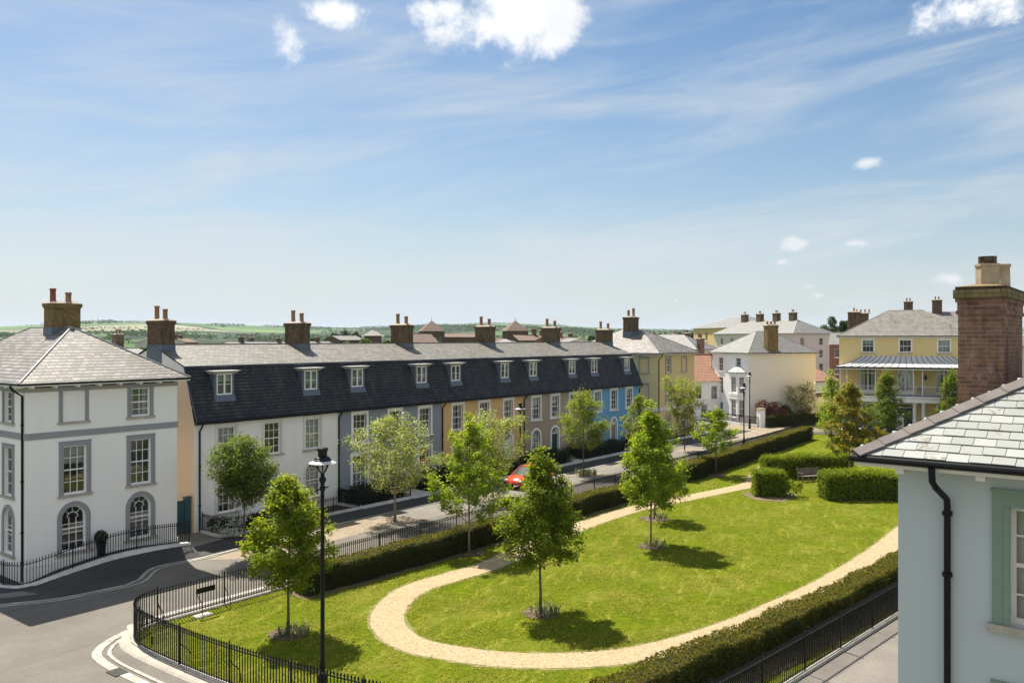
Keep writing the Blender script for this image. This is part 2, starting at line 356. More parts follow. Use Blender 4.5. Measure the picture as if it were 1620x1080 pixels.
def arcring(mb, F, c, z, r0, r1, d0, d1, m=0, n=12):
    A, B = arcpts(c, z, r0, n), arcpts(c, z, r1, n)
    for i in range(n):
        mb.hexa([F(A[i][0], d1, A[i][1]), F(A[i + 1][0], d1, A[i + 1][1]), F(A[i + 1][0], d0, A[i + 1][1]), F(A[i][0], d0, A[i][1]),
                 F(B[i][0], d1, B[i][1]), F(B[i + 1][0], d1, B[i + 1][1]), F(B[i + 1][0], d0, B[i + 1][1]), F(B[i][0], d0, B[i][1])], m)
def surround(parent, F, o, width, mat, proud=0.04, foot=True, name='surround'):
    mb = MB(); a, b, c, d = o['s'] - o['w'] / 2, o['s'] + o['w'] / 2, o['z'], o['z'] + o['h']
    if o['arch']:
        r = o['w'] / 2; sp = d - r
        arcring(mb, F, o['s'], sp, r, r + width, 0.002, proud); d = sp
    else:
        mb.box(F, a - width, b + width, 0.002, proud, d, d + width); mb.box(F, a - width - 0.02, b + width + 0.02, 0.002, proud + 0.02, d + width, d + width + 0.035)
    mb.box(F, a - width, a, 0.002, proud, c, d); mb.box(F, b, b + width, 0.002, proud, c, d)
    # a shallow moulding step inside the band
    if not o['arch']:
        for x0, x1 in ((a - width * 0.32, a), (b, b + width * 0.32)): mb.box(F, x0, x1, proud, proud + 0.015, c, d)
    return mb.build(name, mat, parent)
def window(parent, F, o, fm='white_trim', sur=None, sw=0.17, sill='sill_stone', cols=3, rows=4, rec=0.10, cover=None, rail=True, proud=0.04):
    a, b, c, d = o['s'] - o['w'] / 2, o['s'] + o['w'] / 2, o['z'], o['z'] + o['h']
    fw = 0.06 * min(1.3, max(0.8, o['w'])); mb = MB(); d0, d1 = -rec - 0.05, -rec + 0.015; g0, g1 = -rec - 0.025, -rec
    bw = 0.014
    if o['arch']:
        r = o['w'] / 2; sp = d - r; arcring(mb, F, o['s'], sp, r - fw, r, d0, d1)
        arcring(mb, F, o['s'], sp, r * 0.42, r * 0.42 + 0.028, g0, g1)
        for t in (0.25, 0.5, 0.75):
            x0, z0 = o['s'] - r * 0.45 * math.cos(math.pi * t), sp + r * 0.45 * math.sin(math.pi * t)
            x1, z1 = o['s'] - (r - fw) * math.cos(math.pi * t), sp + (r - fw) * math.sin(math.pi * t)
            mb.tube([F(x0, g1 - 0.012, z0), F(x1, g1 - 0.012, z1)], bw, 4)
        top = sp
    else: top = d - fw; mb.box(F, a, b, d0, d1, d - fw, d)
    mb.box(F, a, a + fw, d0, d1, c, top); mb.box(F, b - fw, b, d0, d1, c, top); mb.box(F, a + fw, b - fw, d0, d1, c, c + fw * 1.3)
    mid = (c + d) / 2
    for i in range(1, cols): x = a + fw + (o['w'] - 2 * fw) * i / cols; mb.box(F, x - bw, x + bw, g0, g1, c + fw * 1.3, top)
    for i in range(1, rows):
        z = c + (d - c) * i / rows
        if rail and abs(z - mid) < 0.02: continue
        if z < top - 0.05: mb.box(F, a + fw, b - fw, g0 + 0.002, g1 + 0.002, z - bw, z + bw)
    if rail: mb.box(F, a + fw, b - fw, d0 + 0.01, d1 - 0.008, mid - 0.03, mid + 0.03)
    wn = mb.build('window', M[fm], parent)
    g = MB(); pz = -rec - 0.03
    if o['arch']:
        ap = arcpts(o['s'], d - o['w'] / 2, o['w'] / 2 - 0.01); g.face([F(a + 0.01, pz, c), F(b - 0.01, pz, c)] + [F(x, pz, z) for x, z in ap[::-1]])
    else: g.face([F(a + 0.01, pz, c + 0.01), F(b - 0.01, pz, c + 0.01), F(b - 0.01, pz, d - 0.01), F(a + 0.01, pz, d - 0.01)])
    g.build('pane', M['glass'], wn)
    if sur: surround(wn, F, o, sw, M[sur], proud)
    if sill:
        s = MB(); e = (sw if sur else 0.05) + 0.06; s.box(F, a - e, b + e, -0.1, 0.10, c - 0.11, c - 0.004); s.build('sill', M[sill], wn)
    if cover:
        k = MB(); q = -rec - 0.13
        def drape(x0, x1, zt, zb, n):
            for i in range(n):
                t0, t1 = x0 + (x1 - x0) * i / n, x0 + (x1 - x0) * (i + 1) / n
                k.face([F(t0, q - 0.025 * (i % 2), zb), F(t1, q - 0.025 * ((i + 1) % 2), zb), F(t1, q - 0.025 * ((i + 1) % 2), zt), F(t0, q - 0.025 * (i % 2), zt)])
        W = b - a
        if cover == 'sides': drape(a, a + W * 0.27, d, c, 6); drape(b - W * 0.27, b, d, c, 6)
        elif cover == 'left': drape(a, a + W * 0.3, d, c, 6)
        elif cover == 'blind': k.face([F(a, q, c + (d - c) * 0.62), F(b, q, c + (d - c) * 0.62), F(b, q, d), F(a, q, d)])
        elif cover == 'shutter':
            for zt, zb in ((c + (d - c) * 0.5, c),) if o['h'] > 1.2 else ((d, c),):
                n = max(6, int((zt - zb) / 0.065))
                for i in range(n):
                    z = zb + (zt - zb) * i / n; k.face([F(a, q, z), F(b, q, z), F(b, q - 0.03, z + 0.05), F(a, q - 0.03, z + 0.05)])
        elif cover == 'full': drape(a, b, d, c, 14)
        k.build({'blind': 'blind', 'shutter': 'shutter'}.get(cover, 'curtain'), M['curtain'], wn)
    return wn
def blind_panel(parent, F, o, sur, sw=0.17, sill='sill_stone', wallm=None):
    a, b, c, d = o['s'] - o['w'] / 2, o['s'] + o['w'] / 2, o['z'], o['z'] + o['h']
    mb = MB(); mb.box(F, a, b, -0.08, -0.05, c, d); wn = mb.build('blind_window', wallm, parent)
    surround(wn, F, o, sw, M[sur])
    if sill: s = MB(); s.box(F, a - sw - 0.06, b + sw + 0.06, -0.05, 0.10, c - 0.11, c - 0.004); s.build('sill', M[sill], wn)
def door(parent, F, o, dm, sur, sw=0.17, fm='white_trim'):
    a, b, c, d = o['s'] - o['w'] / 2, o['s'] + o['w'] / 2, o['z'], o['z'] + o['h']
    r = o['w'] / 2; sp = d - r if o['arch'] else d - 0.4
    mb = MB(); mb.box(F, a + 0.05, b - 0.05, -0.15, -0.10, c, sp - 0.05)
    for x0, x1 in ((a + 0.15, o['s'] - 0.05), (o['s'] + 0.05, b - 0.15)):
        for z0, z1 in ((c + 0.2, c + 0.75), (c + 0.9, sp - 0.2)): mb.box(F, x0, x1, -0.10, -0.085, z0, z1)
    dr = mb.build('door', M[dm], parent)
    f = MB(); f.box(F, a, a + 0.05, -0.16, -0.08, c, sp); f.box(F, b - 0.05, b, -0.16, -0.08, c, sp); f.box(F, a + 0.05, b - 0.05, -0.16, -0.08, sp - 0.05, sp + 0.02)
    g = MB()
    if o['arch']:
        arcring(f, F, o['s'], sp + 0.02, r - 0.06, r - 0.001, -0.16, -0.08)
        for t in (0.25, 0.5, 0.75): f.tube([F(o['s'] - 0.1 * math.cos(math.pi * t), -0.11, sp + 0.02 + 0.1 * math.sin(math.pi * t)), F(o['s'] - (r - 0.05) * math.cos(math.pi * t), -0.11, sp + (r - 0.05) * math.sin(math.pi * t))], 0.014, 4)
        g.face([F(x, -0.13, z) for x, z in arcpts(o['s'], sp, r - 0.02)])
    else:
        f.box(F, a, b, -0.16, -0.08, d - 0.05, d); g.face([F(a, -0.13, sp), F(b, -0.13, sp), F(b, -0.13, d), F(a, -0.13, d)])
    f.build('door_frame', M[fm], dr); g.build('fanlight', M['glass'], dr)
    h = MB(); h.lathe(F(b - 0.13, -0.07, c + 1.0), [(0.0, -0.03), (0.03, -0.02), (0.03, 0.02), (0.0, 0.03)], 8); h.build('handle', M['lead_pale'], dr)
    s = MB(); s.box(F, a - 0.1, b + 0.1, -0.05, 0.35, c - 0.14, c - 0.002); s.build('step', M['kerb_plain'], dr)
    if sur: surround(dr, F, o, sw, M[sur])
    return dr
def chimney(parent, x0, x1, y0, y1, z0, z1, pots, bm='brick_brown', flash=None, pm='pot_clay', cap=0.35, bands=True):
    mb = MB(); mb.bx(x0, x1, y0, y1, z0, z1 - 0.3, 0)
    if bands:
        mb.bx(x0 - 0.03, x1 + 0.03, y0 - 0.03, y1 + 0.03, z1 - 0.3, z1 - 0.225); mb.bx(x0 - 0.065, x1 + 0.065, y0 - 0.065, y1 + 0.065, z1 - 0.225, z1 - 0.06)
    else: mb.bx(x0, x1, y0, y1, z1 - 0.3, z1 - 0.06)
    e = 0.02; i = 0.16
    mb.hexa([(x0 - e, y0 - e, z1 - 0.06), (x1 + e, y0 - e, z1 - 0.06), (x1 + e, y1 + e, z1 - 0.06), (x0 - e, y1 + e, z1 - 0.06),
             (x0 + i, y0 + i, z1 + 0.05), (x1 - i, y0 + i, z1 + 0.05), (x1 - i, y1 - i, z1 + 0.05), (x0 + i, y1 - i, z1 + 0.05)], 1)
    ch = mb.build('chimney', [M[bm], M['cap']], parent)
    if flash:
        f = MB(); f.bx(x0 - 0.03, x1 + 0.03, y0 - 0.03, y1 + 0.03, flash[0], flash[1]); f.build('flashing', M['lead'], ch)
    for px, py, h, r in pots:
        p = MB(); p.lathe((px, py, z1), [(r * 1.05, -0.02), (r * 1.05, 0.06), (r * 0.92, 0.08), (r * 0.86, h - 0.12), (r * 1.0, h - 0.11), (r * 1.02, h - 0.03), (r * 0.95, h), (r * 0.7, h - 0.001), (r * 0.68, h - 0.15), (0.01, h - 0.16)], 12)
        p.build('chimney_pot', M[pm] if isinstance(pm, str) else M[pm[pots.index((px, py, h, r)) % len(pm)]], ch, True)
    return ch
def hiproof(parent, W, D, ov, ze, pitch, rm, tile='lead_mid', gutter=True, brackets=('front', 'left'), x0=0.0, y0=0.0, fascia='white_trim', trad=0.05):
    a, b, c, d = x0 - ov, x0 + W + ov, y0 - ov, y0 + D + ov
    h = min(b - a, d - c) / 2; zr = ze + h * pitch
    if D >= W: r0, r1 = ((a + b) / 2, c + h, zr), ((a + b) / 2, d - h, zr)
    else: r0, r1 = (a + h, (c + d) / 2, zr), (b - h, (c + d) / 2, zr)
    P = [(a, c, ze), (b, c, ze), (b, d, ze), (a, d, ze)]
    mb = MB()
    if D >= W: mb.face([P[0], P[1], r0]); mb.face([P[1], P[2], r1, r0]); mb.face([P[2], P[3], r1]); mb.face([P[3], P[0], r0, r1]); hips = [(P[0], r0), (P[1], r0), (P[2], r1), (P[3], r1)]
    else: mb.face([P[0], P[1], r1, r0]); mb.face([P[1], P[2], r1]); mb.face([P[2], P[3], r0, r1]); mb.face([P[3], P[0], r0]); hips = [(P[0], r0), (P[1], r1), (P[2], r1), (P[3], r0)]
    rf = mb.build('roof', M[rm], parent)
    f = MB(); t = 0.03
    f.bx(a, b, c, c + t, ze - 0.16, ze - 0.004); f.bx(a, b, d - t, d, ze - 0.16, ze - 0.004); f.bx(a, a + t, c + t, d - t, ze - 0.16, ze - 0.004); f.bx(b - t, b, c + t, d - t, ze - 0.16, ze - 0.004)
    f.face([(a + t, c + t, ze - 0.1), (b - t, c + t, ze - 0.1), (b - t, d - t, ze - 0.1), (a + t, d - t, ze - 0.1)])
    f.build('fascia', M[fascia], rf)
    tb = MB()
    for p, q in hips: tb.tube([p, q], trad, 6)
    tb.tube([r0, r1], trad, 6); tb.build('ridge_tiles', M[tile], rf)
    if gutter:
        g = MB(); e = 0.05
        g.tube([(a - e, c - e, ze - 0.05), (b + e, c - e, ze - 0.05), (b + e, d + e, ze - 0.05), (a - e, d + e, ze - 0.05), (a - e, c - e, ze - 0.05)], 0.052, 8); g.build('gutter', M['black'], rf)
    if brackets and ov > 0.2:
        k = MB()
        for side, L in (('front', W), ('left', D), ('right', D)):
            if side not in brackets: continue
            F = fr(side, W, D); n = min(11, max(3, round(L / 0.95))); k.box(lambda s_, d_, z_: tuple(Vector(F(s_, d_, z_)) + Vector((x0, y0, 0))), 0.03, L - 0.03, 0.0025, 0.03, ze - 0.235, ze - 0.11)
            for i in range(n + 1):
                s = 0.12 + (L - 0.24) * i / n; k.box(lambda s_, d_, z_: tuple(Vector(F(s_, d_, z_)) + Vector((x0, y0, 0))), s - 0.06, s + 0.06, 0.002, ov - 0.05, ze - 0.24, ze - 0.105)
        k.build('bracket', M[fascia], rf)
    return rf, r0, r1
def pipe(parent, pts, r=0.045, clips=()):
    mb = MB(); mb.tube(pts, r, 8)
    for z in clips: mb.tube([(pts[-1][0], pts[-1][1], z - 0.03), (pts[-1][0], pts[-1][1], z + 0.03)], r * 1.5, 8)
    return mb.build('downpipe', M['black'], parent)

# ------------------------------------------------------------------ foliage helpers
def quads_mesh(name, P, N, size, mat, parent=None, seed=0, asp=0.62, extra=None, fold=0.18):
    rng = np.random.default_rng(seed); n = len(P)
    N = N / np.maximum(np.linalg.norm(N, axis=1, keepdims=True), 1e-6)
    T = rng.normal(size=(n, 3)); T -= N * (T * N).sum(1, keepdims=True); T /= np.maximum(np.linalg.norm(T, axis=1, keepdims=True), 1e-6)
    B = np.cross(N, T); s = (size * rng.uniform(0.65, 1.35, n))[:, None] * 0.5
    V = np.empty((n, 4, 3)); V[:, 0] = P - T * s; V[:, 1] = P + B * s * asp + N * s * fold; V[:, 2] = P + T * s; V[:, 3] = P - B * s * asp + N * s * fold
    V = V.reshape(-1, 3); F = np.arange(4 * n).reshape(-1, 4); mi = np.zeros(n, int); mats = [mat]
    if extra:
        ev, ef, em = extra; F = [tuple(f) for f in F] + [tuple(int(i) + len(V) for i in f) for f in ef]; V = np.vstack([V, np.array(ev)]); mi = np.concatenate([mi, np.ones(len(ef), int)]); mats.append(em)
    me = bpy.data.meshes.new(name)
    if extra: me.from_pydata(V.tolist(), [], F)
    else:
        me.vertices.add(len(V)); me.vertices.foreach_set('co', V.ravel()); me.loops.add(4 * n); me.loops.foreach_set('vertex_index', F.ravel())
        me.polygons.add(n); me.polygons.foreach_set('loop_start', np.arange(0, 4 * n, 4)); me.polygons.foreach_set('loop_total', np.full(n, 4)); me.update(calc_edges=True)
    for q in mats: me.materials.append(q)
    me.polygons.foreach_set('material_index', mi); me.update()
    o = bpy.data.objects.new(name, me); C.objects.link(o)
    if parent: o.parent = parent
    return o
def tree(name, label, cat, x, y, H, cw, clear, n, mat, seed, size=0.12, shape='oval', bark='bark', group=None, z=0.0, trunk_r=0.055, lean=0.0, spread=0.135, rise=1.0, limbs=26):
    rng = np.random.default_rng(seed); root = thing(name, label, cat, (x, y, z), 0, group)
    def env(t):
        t = min(max(t, 0.0), 1.0)
        if shape == 'cone': return min(1.0, (t / 0.16) ** 0.7) * max(0.0, 1 - t) ** 0.62 * 1.06
        if shape == 'vase': return (0.35 + 0.75 * t ** 0.8) * max(0.0, 1 - t ** 4) ** 0.6
        if shape == 'round': return max(0.0, math.sin(math.pi * (0.06 + 0.9 * t))) ** 0.55
        if shape == 'ovate': return min(1.0, (t / 0.15) ** 0.6) * max(0.0, 1 - t ** 1.9) ** 0.8
        return min(1.0, (t / 0.24) ** 0.65) * max(0.0, 1 - t ** 1.7) ** 0.75
    tb = MB(); m = 9; tr = []
    wob = rng.normal(0, 0.05, (m, 2)); 
    for i in range(m):
        q = i / (m - 1); tr.append(Vector((wob[i, 0] * q + lean * q, wob[i, 1] * q, 0.93 * H * q)))
    tb.tube(tr, [trunk_r * (1.25 if i == 0 else 1) * (1 - 0.86 * (i / (m - 1)) ** 1.1) for i in range(m)], 8)
    def tpos(z):
        q = min(max(z / (0.93 * H), 0), 1) * (m - 1); i = min(int(q), m - 2); return tr[i].lerp(tr[i + 1], q - i)
    clumps = []; ch = H - clear
    for i in range(limbs):
        t0 = (i + 0.5) / limbs; zb = clear * 0.95 + ch * 0.82 * t0 ** 1.1
        az = i * 2.399963 + rng.normal(0, 0.35); base = tpos(zb)
        ln = cw / 2 * env(min(1, t0 * 0.86 + 0.10)) * rng.choice([rng.uniform(0.6, 0.88), rng.uniform(0.88, 1.15)], p=[0.35, 0.65])
        up = rise * rng.uniform(0.35, 0.75) * ln + 0.12
        end = base + Vector((math.cos(az) * ln, math.sin(az) * ln, up)); end.z = min(end.z, H * 0.985)
        midp = base.lerp(end, 0.5) + Vector((0, 0, -0.10 * ln))
        r0 = trunk_r * (0.42 - 0.25 * t0)
        tb.tube([base, midp, end], [r0, r0 * 0.6, 0.006], 5, 0, False)
        k = max(3, int(ln / 0.22))
        for j in range(k):
            f = 0.30 + 0.72 * (j + rng.uniform(0, 1)) / k
            p = base.lerp(midp, f * 2) if f < 0.5 else midp.lerp(end, (f - 0.5) * 2)
            side = Vector((-math.sin(az), math.cos(az), 0)) * rng.normal(0, 0.26) * ln * 0.9 + Vector((0, 0, rng.normal(0.03, 0.12)))
            c = p + side
            tb.tube([p, c], [r0 * 0.35, 0.004], 4, 0, False); clumps.append(c)
        clumps.append(end)
    for j in range(max(3, int(ch * 1.3))): clumps.append(tpos(clear + ch * (0.5 + 0.5 * j / (ch * 1.3))) + Vector((rng.normal(0, .05), rng.normal(0, .05), 0.04 * H * (j / (ch * 1.3)))))
    tb.build('trunk', M[bark], root, True)
    cl = np.array([tuple(c) for c in clumps]); wgt = rng.uniform(0.15, 1.0, len(cl)) ** 1.4 + 0.12; wgt /= wgt.sum()
    idx = rng.choice(len(cl), n, p=wgt); P = cl[idx] + rng.normal(0, 1, (n, 3)) * np.array([spread, spread, spread * 0.85])
    P = P[P[:, 2] > clear * 0.8]
    ax = np.array([[tpos(z_)[0], tpos(z_)[1], 0] for z_ in P[:, 2]])
    out = P - ax; out[:, 2] = 0; N = rng.normal(size=P.shape) * 0.55 + np.array([0.1, 0.3, 0.95]) + out * 0.35
    quads_mesh('crown', P, N, size, mat, root, seed + 1)
    return root
def resample(pts, step, closed=False):
    p = [Vector((*q, 0)) if len(q) == 2 else Vector(q) for q in pts]; n = len(p); out = []
    rngi = range(n if closed else n - 1)
    for i in rngi:
        a, b, c, d = (p[(i - 1) % n] if closed or i > 0 else p[0], p[i], p[(i + 1) % n], p[(i + 2) % n] if closed or i + 2 < n else p[-1])
        k = max(1, int((c - b).length / step))
        for j in range(k):
            t = j / k; out.append(0.5 * ((2 * b) + (c - a) * t + (2 * a - 5 * b + 4 * c - d) * t * t + (3 * b - a - 3 * c + d) * t ** 3))
    if not closed: out.append(p[-1])
    return out
def normals2d(P, closed=False):
    N = []
    for i in range(len(P)):
        a = P[i - 1] if (closed or i > 0) else P[0]; b = P[(i + 1) % len(P)] if (closed or i + 1 < len(P)) else P[-1]
        d = (b - a).normalized(); N.append(Vector((-d.y, d.x, 0)))
    return N
def hedge(name, label, pts, width, h, mat, dens, size, seed, z=0.0, cat='hedge', group=None, rough=0.04, gap=0.0, core='hedge_core', top=None):
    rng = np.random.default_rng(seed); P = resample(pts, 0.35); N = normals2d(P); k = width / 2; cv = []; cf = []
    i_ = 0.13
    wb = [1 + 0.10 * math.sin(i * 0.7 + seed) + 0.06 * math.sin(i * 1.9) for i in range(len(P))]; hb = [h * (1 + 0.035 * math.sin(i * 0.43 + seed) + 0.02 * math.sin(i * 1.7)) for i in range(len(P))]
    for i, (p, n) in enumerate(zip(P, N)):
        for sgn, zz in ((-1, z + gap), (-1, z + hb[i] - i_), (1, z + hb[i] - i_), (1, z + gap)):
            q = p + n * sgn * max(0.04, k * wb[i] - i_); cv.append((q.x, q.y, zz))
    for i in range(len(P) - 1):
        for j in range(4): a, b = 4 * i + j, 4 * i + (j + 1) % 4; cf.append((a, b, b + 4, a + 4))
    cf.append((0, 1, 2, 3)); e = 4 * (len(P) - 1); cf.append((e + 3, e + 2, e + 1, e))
    pos = []; nor = []; tip = []
    for i in range(len(P) - 1):
        a, b = P[i], P[i + 1]; L = (b - a).length; n = N[i]; kk = k * wb[i]; hh = hb[i]
        for kind, area in (('l', L * hh), ('r', L * hh), ('t', L * width)):
            for _ in range(rng.poisson(area * dens)):
                t = rng.uniform(); q = a.lerp(b, t); jit = rng.normal(0, rough)
                if kind == 't': q = q + n * rng.uniform(-kk, kk) + Vector((0, 0, z + hh + jit - 0.02)); nn = (0, 0, 1)
                else:
                    s = -1 if kind == 'l' else 1; zz = hh * rng.uniform(0, 1) ** 0.85
                    if gap and zz < gap and rng.uniform() < 0.6: continue
                    q = q + n * s * (kk + jit - 0.02) + Vector((0, 0, z + zz)); nn = (n.x * s, n.y * s, 0.35)
                pos.append(tuple(q)); nor.append(nn); tip.append(kind == 't')
    for e_, p, d in ((0, P[0], (P[0] - P[1]).normalized()), (-1, P[-1], (P[-1] - P[-2]).normalized())):
        for _ in range(rng.poisson(width * h * dens)):
            q = p + N[e_] * rng.uniform(-k, k) + d * (rng.normal(0, rough) - 0.02) + Vector((0, 0, z + h * rng.uniform())); pos.append(tuple(q)); nor.append((d.x, d.y, 0.3)); tip.append(False)
    pos = np.array(pos); nor = np.array(nor, float) * 0.8 + rng.normal(size=pos.shape) * 0.55
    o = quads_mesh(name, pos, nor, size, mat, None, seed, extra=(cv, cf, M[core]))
    if top:                            # top leaves: sunlit tone painted into the colour, along with golden fresh growth
        o.data.materials.append(top); mi = np.zeros(len(o.data.polygons), 'i'); o.data.polygons.foreach_get('material_index', mi); t_ = np.array(tip) & (rng.uniform(size=len(tip)) < 0.8); mi[:len(t_)][t_] = 2; o.data.polygons.foreach_set('material_index', mi)
    return tag(o, label, cat, group)
def bush(name, label, x, y, r, h, mat, n, size, seed, z=0.0, cat='shrub', group=None, parent=None, squash=1.0, lumps=7):
    rng = np.random.default_rng(seed); c = [(rng.normal(0, 0.45) * r, rng.normal(0, 0.45) * r * squash, h * rng.uniform(0.25, 0.72), rng.uniform(0.4, 0.65)) for _ in range(lumps)]
    pos = []; nor = []
    for _ in range(n):
        q = c[rng.integers(len(c))]; d = rng.normal(size=3); d /= np.linalg.norm(d); rr = q[3] * rng.uniform(0.65, 1.05)
        p = (q[0] + d[0] * rr * r * 0.75, q[1] + d[1] * rr * r * 0.75 * squash, q[2] + d[2] * rr * h * 0.55)
        if p[2] < 0.0: continue
        pos.append((x + p[0], y + p[1], z + p[2])); nor.append(d)
    o = quads_mesh(name, np.array(pos), np.array(nor) + rng.normal(size=(len(pos), 3)) * 0.6, size, mat, parent, seed)
    return tag(o, label, cat, group) if not parent else o
def grass_tuft(name, label, x, y, n, ln, mat, seed, z=0.02, spread=0.22, cat='plant', group=None):
    rng = random.Random(seed); mb = MB()
    for _ in range(n):
        a = rng.uniform(0, 6.283); r = spread * rng.random() ** 0.5; px, py = x + r * math.cos(a), y + r * math.sin(a); b = rng.uniform(0, 6.283); l = ln * rng.uniform(0.6, 1.1); w_ = 0.02
        k = rng.uniform(0.15, 0.7) * l; t = Vector((-math.sin(b), math.cos(b), 0)) * w_
        p0, p1, p2 = Vector((px, py, z)), Vector((px + math.cos(b) * k * 0.35, py + math.sin(b) * k * 0.35, z + l * 0.65)), Vector((px + math.cos(b) * k, py + math.sin(b) * k, z + l * 0.9))
        mb.face([p0 - t, p0 + t, p1 + t, p1 - t]); mb.face([p1 - t, p1 + t, p2])
    return tag(mb.build(name, mat), label, cat, group)
def poly(name, pts, z, mat, kind='structure', skirt=0.0):
    bm = bmesh.new(); vs = [bm.verts.new((p[0], p[1], z)) for p in pts]; f = bm.faces.new(vs)
    if f.normal.z < 0: f.normal_flip()
    if skirt:
        lo = [bm.verts.new((p[0], p[1], z - skirt)) for p in pts]
        for i in range(len(vs)): bm.faces.new((vs[i], vs[(i + 1) % len(vs)], lo[(i + 1) % len(vs)], lo[i]))
    bmesh.ops.triangulate(bm, faces=[f]); bmesh.ops.recalc_face_normals(bm, faces=bm.faces)
    me = bpy.data.meshes.new(name); bm.to_mesh(me); bm.free(); me.materials.append(mat)
    uv = me.uv_layers.new(name='UVMap')
    for l in me.loops: uv.data[l.index].uv = me.vertices[l.vertex_index].co.xy
    o = bpy.data.objects.new(name, me); C.objects.link(o); o['kind'] = kind; return o
def ribbon(name, pts, width, z, mat, closed=False, step=0.4, kind='structure', jitter=0.0, thick=0.0, prof=None):
    P = resample(pts, step, closed); N = normals2d(P, closed); mb = MB(); rng = random.Random(3)
    wl = [width / 2 + rng.uniform(-jitter, jitter) for _ in P]; wr = [width / 2 + rng.uniform(-jitter, jitter) for _ in P]
    n = len(P)
    for i in range(n if closed else n - 1):
        j = (i + 1) % n
        a, b, c, d = P[i] - N[i] * wl[i], P[j] - N[j] * wl[j], P[j] + N[j] * wr[j], P[i] + N[i] * wr[i]
        if thick: mb.hexa([(q.x, q.y, z) for q in (a, b, c, d)] + [(q.x, q.y, z + thick) for q in (a, b, c, d)])
        else: mb.face([(q.x, q.y, z) for q in (a, b, c, d)])
    o = mb.build(name, mat)
    if kind: o['kind'] = kind
    return o
def railing(label, pts, closed=False, h=1.12, z=0.0, pitch=0.12, bar=0.011, post_every=2.7, stay=None, group=None, step=0.3, name='iron_railing', plinth=None, pw=0.18, ph=0.1, sharp=False, fin=0.14):
    root = thing(name, label, 'railing', (pts[0][0], pts[0][1], z), 0, group); off = Vector((-pts[0][0], -pts[0][1], 0))
    P = [Vector((*q, 0)[:3]) + off for q in pts] if sharp else [q + off for q in resample(pts, step, closed)]
    if closed: P.append(P[0])
    cum = [0.0]
    for a, b in zip(P, P[1:]): cum.append(cum[-1] + (b - a).length)
    def on(t):
        for i in range(len(P) - 1):
            if t <= cum[i + 1] or i == len(P) - 2:
                f = (t - cum[i]) / max(1e-6, cum[i + 1] - cum[i]); return P[i].lerp(P[i + 1], f), (P[i + 1] - P[i]).normalized()
    mb = MB(); L = cum[-1]; n = int(L / pitch)
    for i in range(n + 1):
        p, d = on(min(L, i * pitch)); c = bar * 1.0
        e = Vector((-d.y, d.x, 0)) * c; q = d * c
        b0 = [p - q - e, p + q - e, p + q + e, p - q + e]; zb, zt = ph + 0.02, h - fin
        mb.hexa([(v.x, v.y, zb + p.z) for v in b0] + [(v.x, v.y, zt + p.z) for v in b0])
        w_ = [p + (v - p) * 1.9 for v in b0]; i0 = len(mb.v)
        mb.v += [(v.x, v.y, zt + p.z) for v in b0] + [(v.x, v.y, zt + p.z + fin * 0.35) for v in w_] + [(p.x, p.y, h + p.z)]
        for k in range(4):
            mb.f.append((i0 + k, i0 + (k + 1) % 4, i0 + 4 + (k + 1) % 4, i0 + 4 + k)); mb.m.append(0); mb.f.append((i0 + 4 + k, i0 + 4 + (k + 1) % 4, i0 + 8)); mb.m.append(0)
    mb.build('bars', M['iron'], root)
    for zz, tt in ((h - fin - 0.035, 0.014), (ph + 0.07, 0.012)):
        rb = MB()
        Nn = normals2d(P)
        for i in range(len(P) - 1):
            a, b = P[i], P[i + 1]; ea, eb = Nn[i] * 0.022, Nn[i + 1] * 0.022
            rb.hexa([(v.x, v.y, v.z + zz - tt) for v in (a - ea, b - eb, b + eb, a + ea)] + [(v.x, v.y, v.z + zz + tt) for v in (a - ea, b - eb, b + eb, a + ea)])
        rb.build('rail', M['iron'], root)
    if post_every:
        k = max(1, round(L / post_every))
        for i in range(k + 1):
            p, d = on(L * i / k); pb = MB(); r = 0.022; e = Vector((-d.y, d.x, 0)) * r; q = d * r
            b0 = [p - q - e, p + q - e, p + q + e, p - q + e]; pb.hexa([(v.x, v.y, p.z) for v in b0] + [(v.x, v.y, p.z + h - 0.1) for v in b0])
            pb.lathe((p.x, p.y, p.z + h - 0.1), [(0.03, 0), (0.034, 0.03), (0.012, 0.06), (0.03, 0.10), (0.004, 0.16)], 8)
            po = pb.build('post', M['iron'], root)
            if stay:
                s = Vector((-d.y, d.x, 0)) * stay; sb = MB()
                pts_ = [p + Vector((0, 0, h * 0.62)), p + s * 0.25 + Vector((0, 0, h * 0.5)), p + s * 0.8 + Vector((0, 0, h * 0.34)), p + s + Vector((0, 0, h * 0.2)), p + s + Vector((0, 0, 0.0))]
                sb.tube(pts_, 0.014, 6); sb.build('stay', M['iron'], po)
    if plinth:
        Nn = normals2d(P); kb = MB()
        for i in range(len(P) - 1):
            a, b = P[i], P[i + 1]; ea, eb = Nn[i] * pw / 2, Nn[i + 1] * pw / 2
            kb.hexa([(v.x, v.y, -0.02) for v in (a - ea, b - eb, b + eb, a + ea)] + [(v.x, v.y, v.z + ph) for v in (a - ea, b - eb, b + eb, a + ea)])
        kb.build('plinth', M[plinth], root)
    return root

